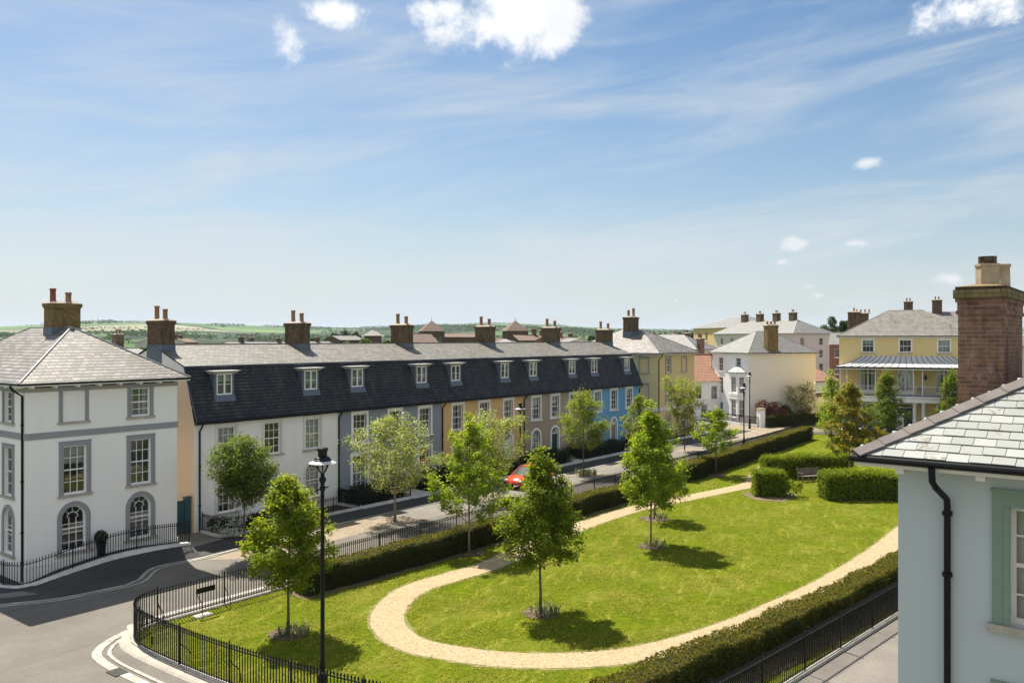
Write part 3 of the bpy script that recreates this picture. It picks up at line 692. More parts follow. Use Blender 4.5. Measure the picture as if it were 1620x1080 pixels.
# ------------------------------------------------------------------ ground materials
def ground_mat(name, c1, c2, scale, fine, rough=0.9, bstr=0.3, bd=0.01, stretch=(1, 1, 1), crack=0.0):
    m, nt, out = new_mat(name); p = geo_co(nt)
    a = noise(nt, vscale(nt, p, stretch), scale, 6, 0.6); b = noise(nt, p, fine, 3, 0.7)
    col = mixc(nt, ramp(nt, a, 0.3, 0.7), c1, c2)
    col = mixc(nt, mth(nt, 'MULTIPLY', ramp(nt, b, 0.35, 0.75), 0.35), col, sc(c1, 0.6))
    col = mixc(nt, ramp(nt, noise(nt, p, 3.1, 5, 0.75), 0.36, 0.68, 0.0, 0.22), col, sc(c1, 0.62))
    if crack:
        s2 = noise(nt, vscale(nt, p, (0.5, 2.6, 1)), 0.35, 6, 0.6); col = mixc(nt, mth(nt, 'MULTIPLY', ramp(nt, s2, 0.5, 0.75), crack), col, sc(c1, 0.55))
    principled(nt, out, col, rough, b, bstr, bd, 0.25); return m
M['asphalt'] = ground_mat('road_asphalt', (0.125, 0.115, 0.10), (0.17, 0.155, 0.132), 0.35, 14.0, 0.88, 0.5, 0.012, crack=0.35)
M['tarmac'] = ground_mat('dark_tarmac', (0.045, 0.045, 0.047), (0.07, 0.067, 0.063), 0.5, 18.0, 0.85, 0.4, 0.01, crack=0.3)
M['concrete'] = ground_mat('pale_pavement', (0.165, 0.15, 0.132), (0.215, 0.195, 0.17), 0.6, 16.0, 0.9, 0.4, 0.01, crack=0.2)
M['mulch'] = ground_mat('bark_mulch', (0.12, 0.085, 0.06), (0.23, 0.175, 0.13), 9.0, 40.0, 0.95, 0.8, 0.03)
M['soil'] = ground_mat('soil', (0.06, 0.045, 0.03), (0.09, 0.065, 0.045), 3.0, 30.0, 0.95, 0.6, 0.02)
def buff_paving():
    m, nt, out = new_mat('buff_block_paving'); p = geo_co(nt)
    b = nd(nt, 'ShaderNodeTexBrick', {'Vector': p, 'Color1': (0.30, 0.245, 0.18, 1), 'Color2': (0.24, 0.195, 0.145, 1), 'Mortar': (0.15, 0.115, 0.08, 1), 'Scale': 1.0, 'Mortar Size': 0.006, 'Brick Width': 0.2, 'Row Height': 0.1})
    col = mixc(nt, ramp(nt, noise(nt, p, 0.7, 6), 0.35, 0.75, 0, 0.45), b.outputs[0], (0.19, 0.16, 0.12))
    principled(nt, out, col, 0.9, b.outputs[1], 0.3, 0.005, 0.2); return m
M['buff'] = buff_paving()
def gravel():
    m, nt, out = new_mat('buff_gravel'); p = geo_co(nt)
    v = nd(nt, 'ShaderNodeTexVoronoi', {'Vector': p, 'Scale': 22.0}); n = noise(nt, p, 1.1, 5)
    col = mixc(nt, nd(nt, 'ShaderNodeSeparateColor', {0: v.outputs['Color']}).outputs[0], (0.26, 0.195, 0.112), (0.465, 0.37, 0.232))
    col = mixc(nt, ramp(nt, n, 0.4, 0.8, 0, 0.35), col, (0.36, 0.28, 0.17))
    principled(nt, out, col, 0.95, v.outputs['Distance'], 0.9, 0.03, 0.2); return m
M['gravel'] = gravel()
def lawn_mat():
    m, nt, out = new_mat('mown_lawn'); p = geo_co(nt)
    warp = nd(nt, 'ShaderNodeTexNoise', {'Vector': p, 'Scale': 0.8, 'Detail': 3.0}).outputs[1]
    pw = nd(nt, 'ShaderNodeVectorMath', {0: p, 1: nd(nt, 'ShaderNodeVectorMath', {0: warp, 1: (0.8, 0.8, 0)}, operation='MULTIPLY').outputs[0]}, operation='ADD').outputs[0]
    rot = nd(nt, 'ShaderNodeVectorRotate', {'Vector': pw, 'Angle': 0.5}, rotation_type='Z_AXIS').outputs[0]
    patch = noise(nt, vscale(nt, rot, (0.7, 1.0, 1)), 0.42, 5, 0.65)
    tuft = noise(nt, vscale(nt, rot, (1.0, 2.1, 1)), 2.3, 5, 0.7)
    tuft2 = noise(nt, vscale(nt, rot, (1.0, 2.4, 1)), 7.0, 4, 0.75); fine = noise(nt, p, 34.0, 3, 0.8)
    col = mixc(nt, ramp(nt, tuft, 0.34, 0.66), (0.09, 0.125, 0.006), (0.18, 0.195, 0.012))
    col = mixc(nt, mth(nt, 'MULTIPLY', ramp(nt, patch, 0.44, 0.70), 0.75), col, (0.26, 0.23, 0.045))
    col = mixc(nt, ramp(nt, tuft2, 0.36, 0.70, 0.45, 1.0), (0.055, 0.09, 0.008), col)
    col = mixc(nt, mth(nt, 'MULTIPLY', ramp(nt, tuft2, 0.60, 0.80), 0.4), col, (0.29, 0.275, 0.065))
    mow = nd(nt, 'ShaderNodeVectorRotate', {'Vector': pw, 'Angle': -0.35}, rotation_type='Z_AXIS').outputs[0]
    col = mixc(nt, ramp(nt, noise(nt, vscale(nt, mow, (0.35, 2.4, 1)), 1.1, 5, 0.65), 0.52, 0.70, 0, 0.6), col, (0.30, 0.27, 0.05))
    col = mixc(nt, ramp(nt, noise(nt, rot, 0.9, 4, 0.6), 0.50, 0.68, 0, 0.55), col, (0.060, 0.10, 0.006))
    col = mixc(nt, ramp(nt, fine, 0.3, 0.7, 0.35, 0.0), col, (0.04, 0.065, 0.006))
    h = mth(nt, 'ADD', mth(nt, 'MULTIPLY', tuft2, 0.6), mth(nt, 'ADD', mth(nt, 'MULTIPLY', fine, 0.5), mth(nt, 'MULTIPLY', tuft, 0.6)))
    principled(nt, out, col, 0.95, h, 0.7, 0.05, 0.0); return m
M['lawn'] = lawn_mat()

# ------------------------------------------------------------------ terrain: one sheet from under the camera to the far hills
def fields_mat():
    m, nt, out = new_mat('farmland'); p = geo_co(nt)
    warp = nd(nt, 'ShaderNodeTexNoise', {'Vector': p, 'Scale': 0.0012, 'Detail': 3.0}).outputs[1]
    pw = nd(nt, 'ShaderNodeVectorMath', {0: vscale(nt, p, (1, 1, 0)), 1: nd(nt, 'ShaderNodeVectorMath', {0: warp, 1: (420, 420, 0)}, operation='MULTIPLY').outputs[0]}, operation='ADD').outputs[0]
    v = nd(nt, 'ShaderNodeTexVoronoi', {'Vector': pw, 'Scale': 0.0019}); e = nd(nt, 'ShaderNodeTexVoronoi', {'Vector': pw, 'Scale': 0.0019}, feature='DISTANCE_TO_EDGE').outputs[0]
    r = nd(nt, 'ShaderNodeSeparateColor', {0: v.outputs['Color']})
    col = mixc(nt, r.outputs[0], (0.05, 0.10, 0.028), (0.12, 0.19, 0.055))
    col = mixc(nt, ramp(nt, r.outputs[1], 0.68, 0.75), col, (0.26, 0.25, 0.16))
    col = mixc(nt, ramp(nt, r.outputs[2], 0.78, 0.82), col, (0.035, 0.055, 0.03))
    col = mixc(nt, ramp(nt, noise(nt, p, 0.006, 6, 0.7), 0.4, 0.75, 0, 0.45), col, (0.035, 0.06, 0.02))
    col = mixc(nt, ramp(nt, e, 0.025, 0.05, 1.0, 0.0), col, (0.022, 0.036, 0.014))
    principled(nt, out, col, 0.95, None, spec=0.1); return m
M['fields'] = fields_mat()
def hill(x, y):
    r = math.hypot(x, y); a = math.atan2(y, x) - AZ0          # a > 0 lies to the left of the view
    if r < 420: return -0.06
    t = min(1, (r - 420) / 4200); t = t * t * (3 - 2 * t)
    h = t * 62 + t * (14 * math.sin(a * 7 + 1.1) + 7 * math.sin(a * 17 + r * 0.0004) + 30 * math.exp(-((a - 0.46) / 0.13) ** 2))
    h += min(1, (r - 420) / 900) * (5 * math.sin(r * 0.0034 + a * 6) + 4 * math.sin(x * 0.004 + 1) * math.cos(y * 0.0047))
    if r > 4800: h -= (r - 4800) * 0.004
    return h - 0.06 - 9 * math.exp(-((r - 800) / 350) ** 2)
mb = MB(); rs = [0, 60, 140, 240, 340, 420, 480, 560, 650, 760, 880, 1000, 1150, 1300, 1500, 1700, 1900, 2150, 2400, 2700, 3000, 3350, 3700, 4100, 4500, 4900, 5400, 6200, 7500]
NA = 240
for r in rs:
    for k in range(NA):
        a = 2 * math.pi * k / NA; x, y = r * math.cos(a), r * math.sin(a); mb.v.append((x, y, hill(x, y)))
for i in range(len(rs) - 1):
    for k in range(NA):
        q = (i * NA + k, i * NA + (k + 1) % NA, (i + 1) * NA + (k + 1) % NA, (i + 1) * NA + k); mb.f.append(q); mb.m.append(0)
me = bpy.data.meshes.new('ground'); me.from_pydata(mb.v, [], mb.f); me.materials.append(M['fields']); me.polygons.foreach_set('use_smooth', [True] * len(mb.f))
o = bpy.data.objects.new('ground', me); C.objects.link(o); o['kind'] = 'structure'

# ------------------------------------------------------------------ streets, pavements, garden
poly('road', [(-25, -45), (190, -90), (190, 75), (76, 75), (76, 44), (6, 44), (-4, 52), (-25, 60)], 0.0, M['asphalt'])
# dark pavement along the terrace and past the left-hand house
poly('pavement', [(9, 41), (9, 37.0), (13.7, 36.3), (15.4, 35.3), (16.8, 35.1), (18.3, 34.95), (18.8, 35.2), (20.2, 36.55), (23.3, 36.4), (30.6, 36.85), (45, 36.6), (60, 36.5), (76, 36.5), (92, 36.4), (92, 41.4), (75, 41.4), (25, 41.4), (25, 38.4), (15, 38.4)], 0.03, M['tarmac'], skirt=0.03)
ribbon('drain_channel', [(9, 37.3), (12, 36.55), (13.7, 36.1), (15.39, 35.15), (16.83, 34.9), (18.1, 34.78), (18.8, 35.05), (19.5, 35.8), (20.25, 36.4), (21.2, 36.42), (23.3, 36.25), (30.6, 36.7), (45, 36.45), (60, 36.35), (76, 36.35), (92, 36.25)], 0.16, 0.012, M['kerb'], thick=0.02)
ribbon('drain_channel', [(9, 37.0), (12, 36.28), (13.7, 35.84), (15.3, 34.9), (16.83, 34.66), (18.25, 34.52), (19.0, 34.8), (19.75, 35.6), (20.4, 36.1), (21.2, 36.14), (23.3, 35.98)], 0.13, 0.008, M['kerb'], thick=0.014)
poly('parking_bay', [(22.5, 35.75), (23.3, 35.9), (30.6, 36.55), (33.2, 36.5), (33.2, 34.2), (24.5, 33.6)], 0.006, M['buff'])
poly('parking_bay', [(33.6, 36.5), (45, 36.3), (60, 36.2), (76, 36.2), (76, 33.9), (60, 33.8), (45, 33.7), (33.6, 33.7)], 0.008, M['concrete'])
for k, u in enumerate((33.9, 42.9, 54.6, 62.6, 72.3)): poly('tree_bed', [(u - 1.1, 35.9), (u + 1.3, 35.9), (u + 1.3, 33.8), (u - 1.1, 33.8)], 0.014, M['buff'])
poly('paving_slab', [(13.3, 37.15), (14.0, 36.95), (15.25, 36.3), (15.0, 37.25), (14.2, 37.7), (13.3, 37.9)], 0.036, M['concrete'])
GR = [(16.3, 29.05), (15.75, 28.93), (15.28, 28.62), (14.95, 28.2), (14.75, 27.7), (14.66, 27.1), (14.6, 26.0), (14.63, 23.0), (14.85, 20.4), (15.15, 18.3), (15.5, 16.4), (16.0, 14.0), (16.6, 11.9), (17.3, 10.8), (18.4, 10.1)]
GR_ST = [(16.3, 29.05), (23.2, 28.95), (40, 29.0), (60, 29.35), (80, 29.95), (93, 30.4)]
GR_RT = [(18.4, 10.1), (21.45, 9.36), (33.9, 7.8), (60, 4.5), (85, 1.4)]
GR_END = [(93, 30.4), (93.2, 26), (91.5, 21), (89.5, 12), (85, 1.4)]
poly('lawn', GR[::-1] + GR_ST[1:] + GR_END[1:] + GR_RT[1:-1][::-1], 0.05, M['lawn'])
PATH = [(20.55, 20.4), (20.75, 18.6), (21.5, 16.6), (23.0, 14.75), (25.0, 13.35), (28.5, 12.2), (32.3, 11.55), (36.3, 11.05), (42, 10.75), (48, 10.75), (58, 11), (68, 12), (76, 15), (79.3, 19), (78, 22.6), (74, 24.6), (70, 25.35), (66, 25.1), (62, 24.1), (58, 23.1), (54, 23.7), (50, 24.5), (45, 25.4), (40, 25.5), (34, 24.95), (30, 24.35), (27.5, 24.5), (25.3, 24.6), (23.3, 23.85), (21.5, 22.4)]
ribbon('gravel_path', PATH, 1.25, 0.062, M['gravel'], True, 0.35, jitter=0.02)
ribbon('path_edge', PATH, 1.48, 0.056, ground_mat('worn_grass_edge', (0.24, 0.20, 0.09), (0.12, 0.14, 0.035), 2.6, 20.0), True, 0.3, jitter=0.06)
# sloping stone kerb round the rounded end of the garden, channel and pavement strip outside it
P = resample(GR, 0.3); N = normals2d(P); kb = MB()
for i in range(len(P) - 1):
    if P[i].y < 12: continue
    rows = []
    for p, n in ((P[i], N[i]), (P[i + 1], N[i + 1])):
        n = -n if n.x > 0 or (n.y < 0 and abs(n.y) > abs(n.x)) else n
        rows.append([(p.x + n.x * d, p.y + n.y * d, z) for d, z in ((0.12, 0.11), (0.28, 0.105), (0.40, 0.08), (0.48, 0.03), (0.50, -0.01))])
    for j in range(4): kb.face([rows[0][j], rows[1][j], rows[1][j + 1], rows[0][j + 1]])
o = kb.build('kerb', stone('worn_kerb_stone', (0.36, 0.33, 0.28), 1.6), None, True); o['kind'] = 'structure'
ribbon('drain_channel', [(70, 30.3), (50, 29.95), (30, 29.75), (17, 29.85), (15.5, 29.33), (14.43, 28.85), (13.62, 28.1), (13.34, 27.2), (13.26, 25.4), (13.35, 22), (13.8, 18), (14.6, 14), (15.4, 11)], 0.30, 0.004, M['kerb'], thick=0.012)
ribbon('drain_channel', [(17, 29.55), (15.65, 29.03), (14.65, 28.57), (13.95, 27.9), (13.68, 27.1), (13.6, 25.4), (13.69, 22), (14.14, 18), (14.94, 14), (15.7, 11)], 0.12, 0.004, M['kerb'], thick=0.022)
poly('pavement', [(15.75, 11), (14.98, 14), (14.18, 18), (13.73, 22), (13.66, 25.4), (13.74, 27.1), (14.0, 27.8), (14.7, 28.5), (15.7, 28.98), (16.5, 29.2), (16.5, 28.8), (14.5, 27.4), (14.3, 24), (14.45, 21), (14.8, 18), (15.6, 14), (16.3, 11.5)], 0.01, M['asphalt'])
poly('pavement', [(16.5, 9.9), (21.4, 9.2), (33.9, 7.62), (60, 4.3), (85, 1.2), (85, -1.2), (60, 1.9), (33.9, 5.3), (21.4, 6.9), (14, 7.4)], 0.02, M['concrete'], skirt=0.02)
poly('pavement', [gd(1088, 706), gd(1120, 688), gd(1150, 672), gd(1190, 664), gd(1340, 672), gd(1340, 682), gd(1250, 683), gd(1200, 690), gd(1130, 702)], 0.02, M['buff'], skirt=0.02)
poly('pavement', [gd(1330, 686), gd(1330, 677), gd(1560, 677), gd(1560, 686)], 0.024, M['concrete'], skirt=0.024)
ribbon('kerb', [gd(1060, 710), gd(1088, 706), gd(1130, 702), gd(1200, 690), gd(1250, 683), gd(1330, 686), gd(1500, 687)], 0.16, 0.0, M['kerb'], thick=0.06)
ribbon('drain_channel', [(77, 32.5), (84, 32.0), (90, 31.9), (97, 32.6)], 0.3, 0.004, M['kerb'], thick=0.008)
g = MB()
g.bx(-0.22, 0.22, -0.3, 0.3, 0.018, 0.03)
for k in range(6): g.bx(-0.18, 0.18, -0.25 + k * 0.09, -0.21 + k * 0.09, 0.03, 0.034)
tag(g.build('drain_grate', M['tarmac'], loc=(13.2, 25.9, 0)), 'dark iron drain grate set into the pale stone channel', 'drain grate')

# short mown grass: blades over the lawn, thinner and paler in drifts, ragged along the path
M['blade'] = leaf('grass_blade', (0.20, 0.212, 0.024), (0.33, 0.335, 0.034), 0.5, (0.44, 0.38, 0.10), 0.14, 0.6)
rng = np.random.default_rng(12)
def inside(px, py, poly_):
    c = np.zeros(len(px), bool); n = len(poly_)
    for i in range(n):
        (x0, y0), (x1, y1) = poly_[i], poly_[i - 1]
        c ^= ((y0 > py) != (y1 > py)) & (px < (x1 - x0) * (py - y0) / (y1 - y0 + 1e-9) + x0)
    return c
LP_ = GR[::-1] + GR_ST[1:] + GR_END[1:] + GR_RT[1:-1][::-1]
q = rng.uniform((14.6, 1.5), (70, 30.2), (420000, 2)); d_ = np.hypot(q[:, 0], q[:, 1]); q = q[rng.uniform(size=len(q)) < np.clip(34 / d_, 0.35, 1.0) ** 1.3]
q = q[inside(q[:, 0], q[:, 1], LP_)]
pc = np.array([(v.x, v.y) for v in resample(PATH, 0.5, True)]); dm = np.full(len(q), 9.0)
for v in pc: dm = np.minimum(dm, np.hypot(q[:, 0] - v[0], q[:, 1] - v[1]))
q = q[dm > 0.60 + rng.uniform(0, 0.12, len(q))]
for x, y in ((18.54, 24.34), (25.82, 18.57), (37.51, 20.13), (43.42, 23.05), (60.23, 26.75), (30.99, 26.55)): q = q[np.hypot(q[:, 0] - x, q[:, 1] - y) > 0.62]
drift = np.sin(q[:, 0] * 1.3 + np.sin(q[:, 1] * 0.9) * 2) + np.sin(q[:, 1] * 1.7 + q[:, 0] * 0.6) + np.sin(q[:, 0] * 3.7 - q[:, 1] * 2.9) * 0.7; q = q[drift > rng.uniform(-2.4, 1.6, len(q))]
Pg = np.column_stack([q, np.full(len(q), 0.075) + rng.uniform(-0.012, 0.02, len(q))]); Ng = rng.normal(size=Pg.shape) * 0.6 + np.array([0, 0, 0.8])
tag(quads_mesh('grass_blades', Pg, Ng, 0.12, M['blade'], None, 13, asp=0.16), 'short mown grass on the garden lawn', 'grass', None, 'stuff')

# ------------------------------------------------------------------ the three-storey house on the left
def big_house(label, loc, rz, W, D, ze, pitch, wallm, zlev, front, left, string, roofm, chim, trim, frieze, right=(), pipes=(), brick_='brick_yellow', pots=(), ov=0.45, panel=None, name='town_house', bandm='grey_trim', flashz=None, pm='pot_clay', plinthm=None):
    h = thing(name, label, 'house', loc, rz)
    mb = MB()
    for side, L, ops in (('front', W, front), ('left', D, left), ('right', D, right), ('back', W, ())):
        wall(mb, fr(side, W, D), L, 0, ze - 0.1, [o for o in ops])
    mb.build('wall', M[wallm], h)
    for side, ops in (('front', front), ('left', left), ('right', right)):
        F = fr(side, W, D)
        for o in ops:
            k = o.get('kind', 'win')
            if k == 'win': window(h, F, o, o.get('fm', 'white_trim'), o.get('sur', trim), o.get('sw', 0.17), o.get('sill', 'sill_stone'), o.get('cols', 3), o.get('rows', 4), o.get('rec', 0.10), o.get('cover'))
            elif k == 'blind': blind_panel(h, F, o, trim, o.get('sw', 0.17), 'sill_stone', M[wallm])
            elif k == 'door': door(h, F, o, o['dm'], o.get('sur', trim))
    if string:
        b = MB()
        for z0, z1, pr in string:
            b.bx(-pr, W + pr, -pr, 0.0 - 0.002, z0, z1); b.bx(-pr, -0.002, 0.0, D, z0, z1); b.bx(W + 0.002, W + pr, 0.0, D, z0, z1)
        b.build('string_course', M[bandm], h)
    if frieze:
        b = MB(); z0, z1 = ze - 0.42, ze - 0.105
        b.bx(-0.03, W + 0.03, -0.03, -0.002, z0, z1); b.bx(-0.03, -0.002, 0, D, z0, z1); b.bx(W + 0.002, W + 0.03, 0, D, z0, z1); b.build('frieze', M[frieze], h)
    rf, r0, r1 = hiproof(h, W, D, ov, ze, pitch, roofm)
    for c in chim: chimney(h, *c[0], c[1], brick_, c[2], pm)
    for p in pipes: pipe(h, p, 0.05, (2.2, 4.4, 6.8))
    return h
LH = (15.5, 38.2); W_, D_ = 6.95, 11.4
lw = [op(2.0, 1.06, 1.05, 2.02, True, rows=5, sw=0.2, rec=0.13), op(5.08, 1.06, 1.05, 2.02, True, rows=5, sw=0.2, rec=0.13), op(2.05, 3.6, 1.02, 2.15, sw=0.19, rec=0.13, cover='blind'), op(5.1, 3.62, 1.02, 2.13, sw=0.19, rec=0.13),
      op(2.0, 6.84, 0.98, 1.38, kind='blind', sw=0.16), op(5.08, 6.84, 0.94, 1.34, sw=0.17, rec=0.13, cols=2, cover='sides')]
ll = [op(D_ - y, z, w_, hh, a, sw=0.17, cols=c, rows=r, rec=0.13) for y in (1.75, 4.9, 8.0) for z, w_, hh, a, c, r in ((1.06, 0.95, 2.0, True, 2, 5), (3.6, 0.9, 2.1, False, 2, 4), (6.84, 0.85, 1.34, False, 2, 4))]
hh_ = big_house('tall pale house with a yellow brick chimney at the left edge, behind black railings', (*LH, 0), 0, W_, D_, 8.62, 0.625, 'left_wall', None, lw, ll, [(6.16, 6.44, 0.035)], 'slate_pale',
          [((2.86, 4.2, 4.1, 5.0, 9.4, 12.3), [(3.15, 4.7, 0.68, 0.15), (3.75, 4.4, 0.50, 0.15)], (9.4, 11.05))], 'grey_trim', 'brown_trim',
          pipes=[[(-0.47, 2.35 - 2.0, 8.5), (-0.47, 0.32, 8.4), (-0.40, 0.28, 8.3), (-0.06, 0.22, 8.05), (-0.06, 0.22, 0.1)]], pm=['pot_red', 'pot_clay'])
pb = MB(); pb.bx(-0.04, W_ + 0.04, -0.04, -0.002, 0.0, 0.75); pb.bx(-0.04, -0.002, 0.0, D_, 0.0, 0.75); pb.build('base_course', M['left_wall'], hh_)
def gz(px, py, z): return (*at(px, 1320 * (CAMZ - z) / (py - 536)), z)
LP = [(14.3, 41.5, 0), (14.55, 40.2, 0)] + [gz(*q) for q in ((0, 927, 0), (15, 929.5, 0), (30, 930, 0), (49, 926, 0.04), (80, 915, 0.24), (118.5, 900.7, 0.44), (178, 881, 0.64), (237, 868, 0.66), (299, 860, 0.42))]
railing('black spear railing curving on a white kerb in front of the tall pale house', LP, step=0.25, plinth='white_plinth', pw=0.3, ph=0.09, post_every=3.2)
Pl = resample(LP, 0.4); mb = MB()
for a, b in zip(Pl, Pl[1:]):
    def wl(p): return (max(p.x, 15.5) if p.x > 15.45 else 15.5, 38.25 if p.x > 15.45 else max(p.y, 38.25), p.z + 0.02)
    def cl(p): return (p.x, min(p.y - 0.3, 36.55), 0.034) if p.x > 15.2 else (p.x - 1.6, p.y - 1.2, 0.03)
    mb.face([(a.x, a.y, a.z + 0.034), (b.x, b.y, b.z + 0.034), wl(b), wl(a)]); mb.face([(a.x, a.y, a.z + 0.034), (b.x, b.y, b.z + 0.034), cl(b), cl(a)])
o = mb.build('pavement', M['tarmac']); o['kind'] = 'structure'

# ------------------------------------------------------------------ the terrace: five houses under one mansard line
BND = [25.1, 35.07, 44.76, 54.62, 64.33, 74.0]; FY = 41.0
def terrace_house(i, label, wallm, up, low, dorm, sur, covers, gable=None, pot_h=((3.62, .60, .15), (4.5, .80, .15))):
    u0, W = BND[i], BND[i + 1] - BND[i]; h = thing('terraced_house', label, 'house', (u0, FY, 0)); F = fr('front', W, 9)
    ops = [op(u - u0, 3.76, 1.14, 1.86, kind='win', cover=c) for u, c in zip(up, covers)] + low
    mb = MB(); wall(mb, F, W, 0, 6.0, ops); wall(mb, fr('back', W, 9), W, 0, 6.0, [])
    prof = [(0, 0), (0, 5.95), (1.0, 8.93), (4.2, 10.08), (7.6, 8.93), (9, 5.95), (9, 0)]
    mats = [M[wallm], M['white_wall']]
    if i == 0:
        mats = [M[wallm], M['bounce_lit_wall'], M['white_wall']]
        mb.face([(0, 0, 0), (0, 0, 5.95), (0, 0.92, 8.7), (0, 8, 8.7), (0, 9, 5.95), (0, 9, 0)], 1); mb.face([(0, 0.92, 8.7), (0, 1.0, 8.93), (0, 4.2, 10.08), (0, 7.6, 8.93), (0, 8, 8.7)], 2)
    else: mb.face([(0.004, y, z) for y, z in prof])
    if i == 4: mb.face([(W, y, z) for y, z in prof])
    mb.build('wall', mats, h)
    # mansard and upper slope
    ms = MB(); a0, a1 = (-0.06 if i == 0 else 0.0), (W + 0.08 if i == 4 else W)
    ms.face([(a0, -0.30, 6.02), (a1, -0.30, 6.02), (a1, 1.0, 9.0), (a0, 1.0, 9.0)]); mr = ms.build('mansard_roof', M['mansard'], h)
    ms = MB(); ms.face([(a0, 9.3, 6.02), (a1, 9.3, 6.02), (a1, 7.6, 9.0), (a0, 7.6, 9.0)]); ms.build('mansard_roof', M['mansard'], h)
    us = MB(); us.face([(a0, 0.90, 9.02), (a1, 0.90, 9.02), (a1, 4.2, 10.16), (a0, 4.2, 10.16)]); us.face([(a0, 7.7, 9.02), (a1, 7.7, 9.02), (a1, 4.2, 10.16), (a0, 4.2, 10.16)])
    ur = us.build('roof', M['slate_terrace'], h)
    fl = MB(); fl.tube([(a0, 0.93, 8.985), (a1, 0.93, 8.985)], 0.045, 6); fl.build('flashing', M['lead'], ur)
    rt = MB(); rt.tube([(a0, 4.2, 10.165), (a1, 4.2, 10.165)], 0.06, 6); rt.build('ridge_tiles', M['slate_terrace'], ur)
    gt = MB(); gt.tube([(a0, -0.35, 5.97), (a1, -0.35, 5.97)], 0.06, 8); gt.build('gutter', M['black'], mr)
    ff = MB(); ff.bx(0, W, -0.26, -0.004, 5.86, 5.985); ff.build('fascia', M['black'], mr)
    if i == 0:
        vg = MB(); vg.tube([(-0.04, -0.3, 6.02), (-0.04, 1.0, 9.0)], 0.03, 6); vg.build('verge', M['lead'], mr)
    for o in ops:
        k = o['kind']
        if k == 'win': window(h, F, o, 'white_trim', sur, 0.17, 'sill_stone' if i in (0, 2) else 'white_trim' , o.get('cols', 3), o.get('rows', 4 if not o['arch'] else 5), 0.11, o.get('cover'), True, 0.05)
        else: door(h, F, o, o['dm'], sur)
    for u in dorm:
        cx = u - u0; d = MB()
        for s in (-1, 1): d.bx(cx + s * 0.56 - 0.075, cx + s * 0.56 + 0.075, 0.302, 1.5, 7.2, 8.56)
        d.hexa([(cx - 0.66, 0.13, 7.02), (cx + 0.66, 0.13, 7.02), (cx + 0.66, 0.9, 7.02), (cx - 0.66, 0.9, 7.02), (cx - 0.64, 0.27, 7.38), (cx + 0.64, 0.27, 7.38), (cx + 0.64, 0.9, 7.38), (cx - 0.64, 0.9, 7.38)])
        dm = d.build('dormer', M['lead'], h)
        c = MB(); c.hexa([(cx - 0.68, 0.24, 8.56), (cx + 0.68, 0.24, 8.56), (cx + 0.68, 1.5, 8.56), (cx - 0.68, 1.5, 8.56), (cx - 0.82, 0.06, 8.70), (cx + 0.82, 0.06, 8.70), (cx + 0.82, 1.5, 8.70), (cx - 0.82, 1.5, 8.70)])
        c.bx(cx - 0.86, cx + 0.86, 0.0, 1.3, 8.702, 8.735); c.build('dormer_roof', M['lead_pale'], dm)
        FD = lambda s, dd, z, cx=cx: (cx + s, 0.30 - dd, z)
        rng = random.Random(int(u * 10)); window(dm, FD, op(0, 7.38, 0.97, 1.17), 'white_trim', None, cols=2, rows=2, rec=0.0, rail=False, sill=None, cover=rng.choice([None, 'full', 'shutter', 'blind', 'sides']))
        m2 = MB(); m2.box(FD, -0.045, 0.045, -0.04, 0.03, 7.46, 8.49); m2.build('mullion', M['white_trim'], dm)
    pts = lambda x: [(x, y, z, r) for y, z, r in pot_h]
    x0 = (0.0, 0.8) if i == 0 else (-0.42, 0.42)
    chimney(h, x0[0] + 0.01, x0[1], 3.3, 4.85, 8.4, 11.60, pts(sum(x0) / 2), flash=(8.4, 10.16))
    if i == 4: chimney(h, W - 0.5, W + 0.34, 3.3, 4.85, 8.4, 11.50, pts(W - 0.08), flash=(8.4, 10.16))
    px = 0.28 if i == 0 else 0.02
    pipe(h, [(px, -0.35, 5.92), (px, -0.33, 5.8), (px, -0.07, 5.5), (px, -0.07, 0.1)], 0.05, (1.5, 3.6))
    if i == 4: pipe(h, [(W - 0.1, -0.35, 5.92), (W - 0.1, -0.33, 5.8), (W - 0.1, -0.07, 5.5), (W - 0.1, -0.07, 0.1)], 0.05, (1.5, 3.6))
    return h
def lo(u0, s, w_, z, hh, a, **k): return op(s - u0, z, w_, hh, a, **k)
B = BND
terrace_house(0, 'white rendered terraced house, the end one beside the alley with a blue-green gate', 'white_wall', (27.08, 30.11, 33.07),
    [lo(B[0], 27.08, 1.2, 0.85, 2.05, False, kind='win', cover='sides'), lo(B[0], 30.1, 1.05, 0.18, 2.7, True, kind='door', dm='door_blue'), lo(B[0], 33.07, 1.15, 0.8, 2.1, True, kind='win', cover='full')], (27.12, 33.15), 'off_trim', ('full', None, 'full'), True)
terrace_house(1, 'slate-grey rendered terraced house between the white and the ochre houses', 'grey_wall', (36.87, 40.05, 42.98),
    [lo(B[1], 36.87, 1.25, 0.7, 2.25, False, kind='win', cover='shutter'), lo(B[1], 40.05, 1.05, 0.18, 2.75, True, kind='door', dm='door_blue'), lo(B[1], 42.98, 1.2, 0.75, 2.1, False, kind='win', cover='sides')], (36.93, 42.95), 'white_trim', ('shutter', 'shutter', 'shutter'))
terrace_house(2, 'ochre rendered terraced house, third along the row', 'ochre_wall', (46.49, 49.57, 52.59),
    [lo(B[2], 46.49, 1.15, 0.75, 2.1, True, kind='win', cover='sides'), lo(B[2], 49.57, 1.15, 0.75, 2.1, True, kind='win', cover='sides'), lo(B[2], 52.6, 1.05, 0.18, 2.75, True, kind='door', dm='door_white')], (46.6, 52.5), 'white_trim', ('sides', 'left', 'sides'))
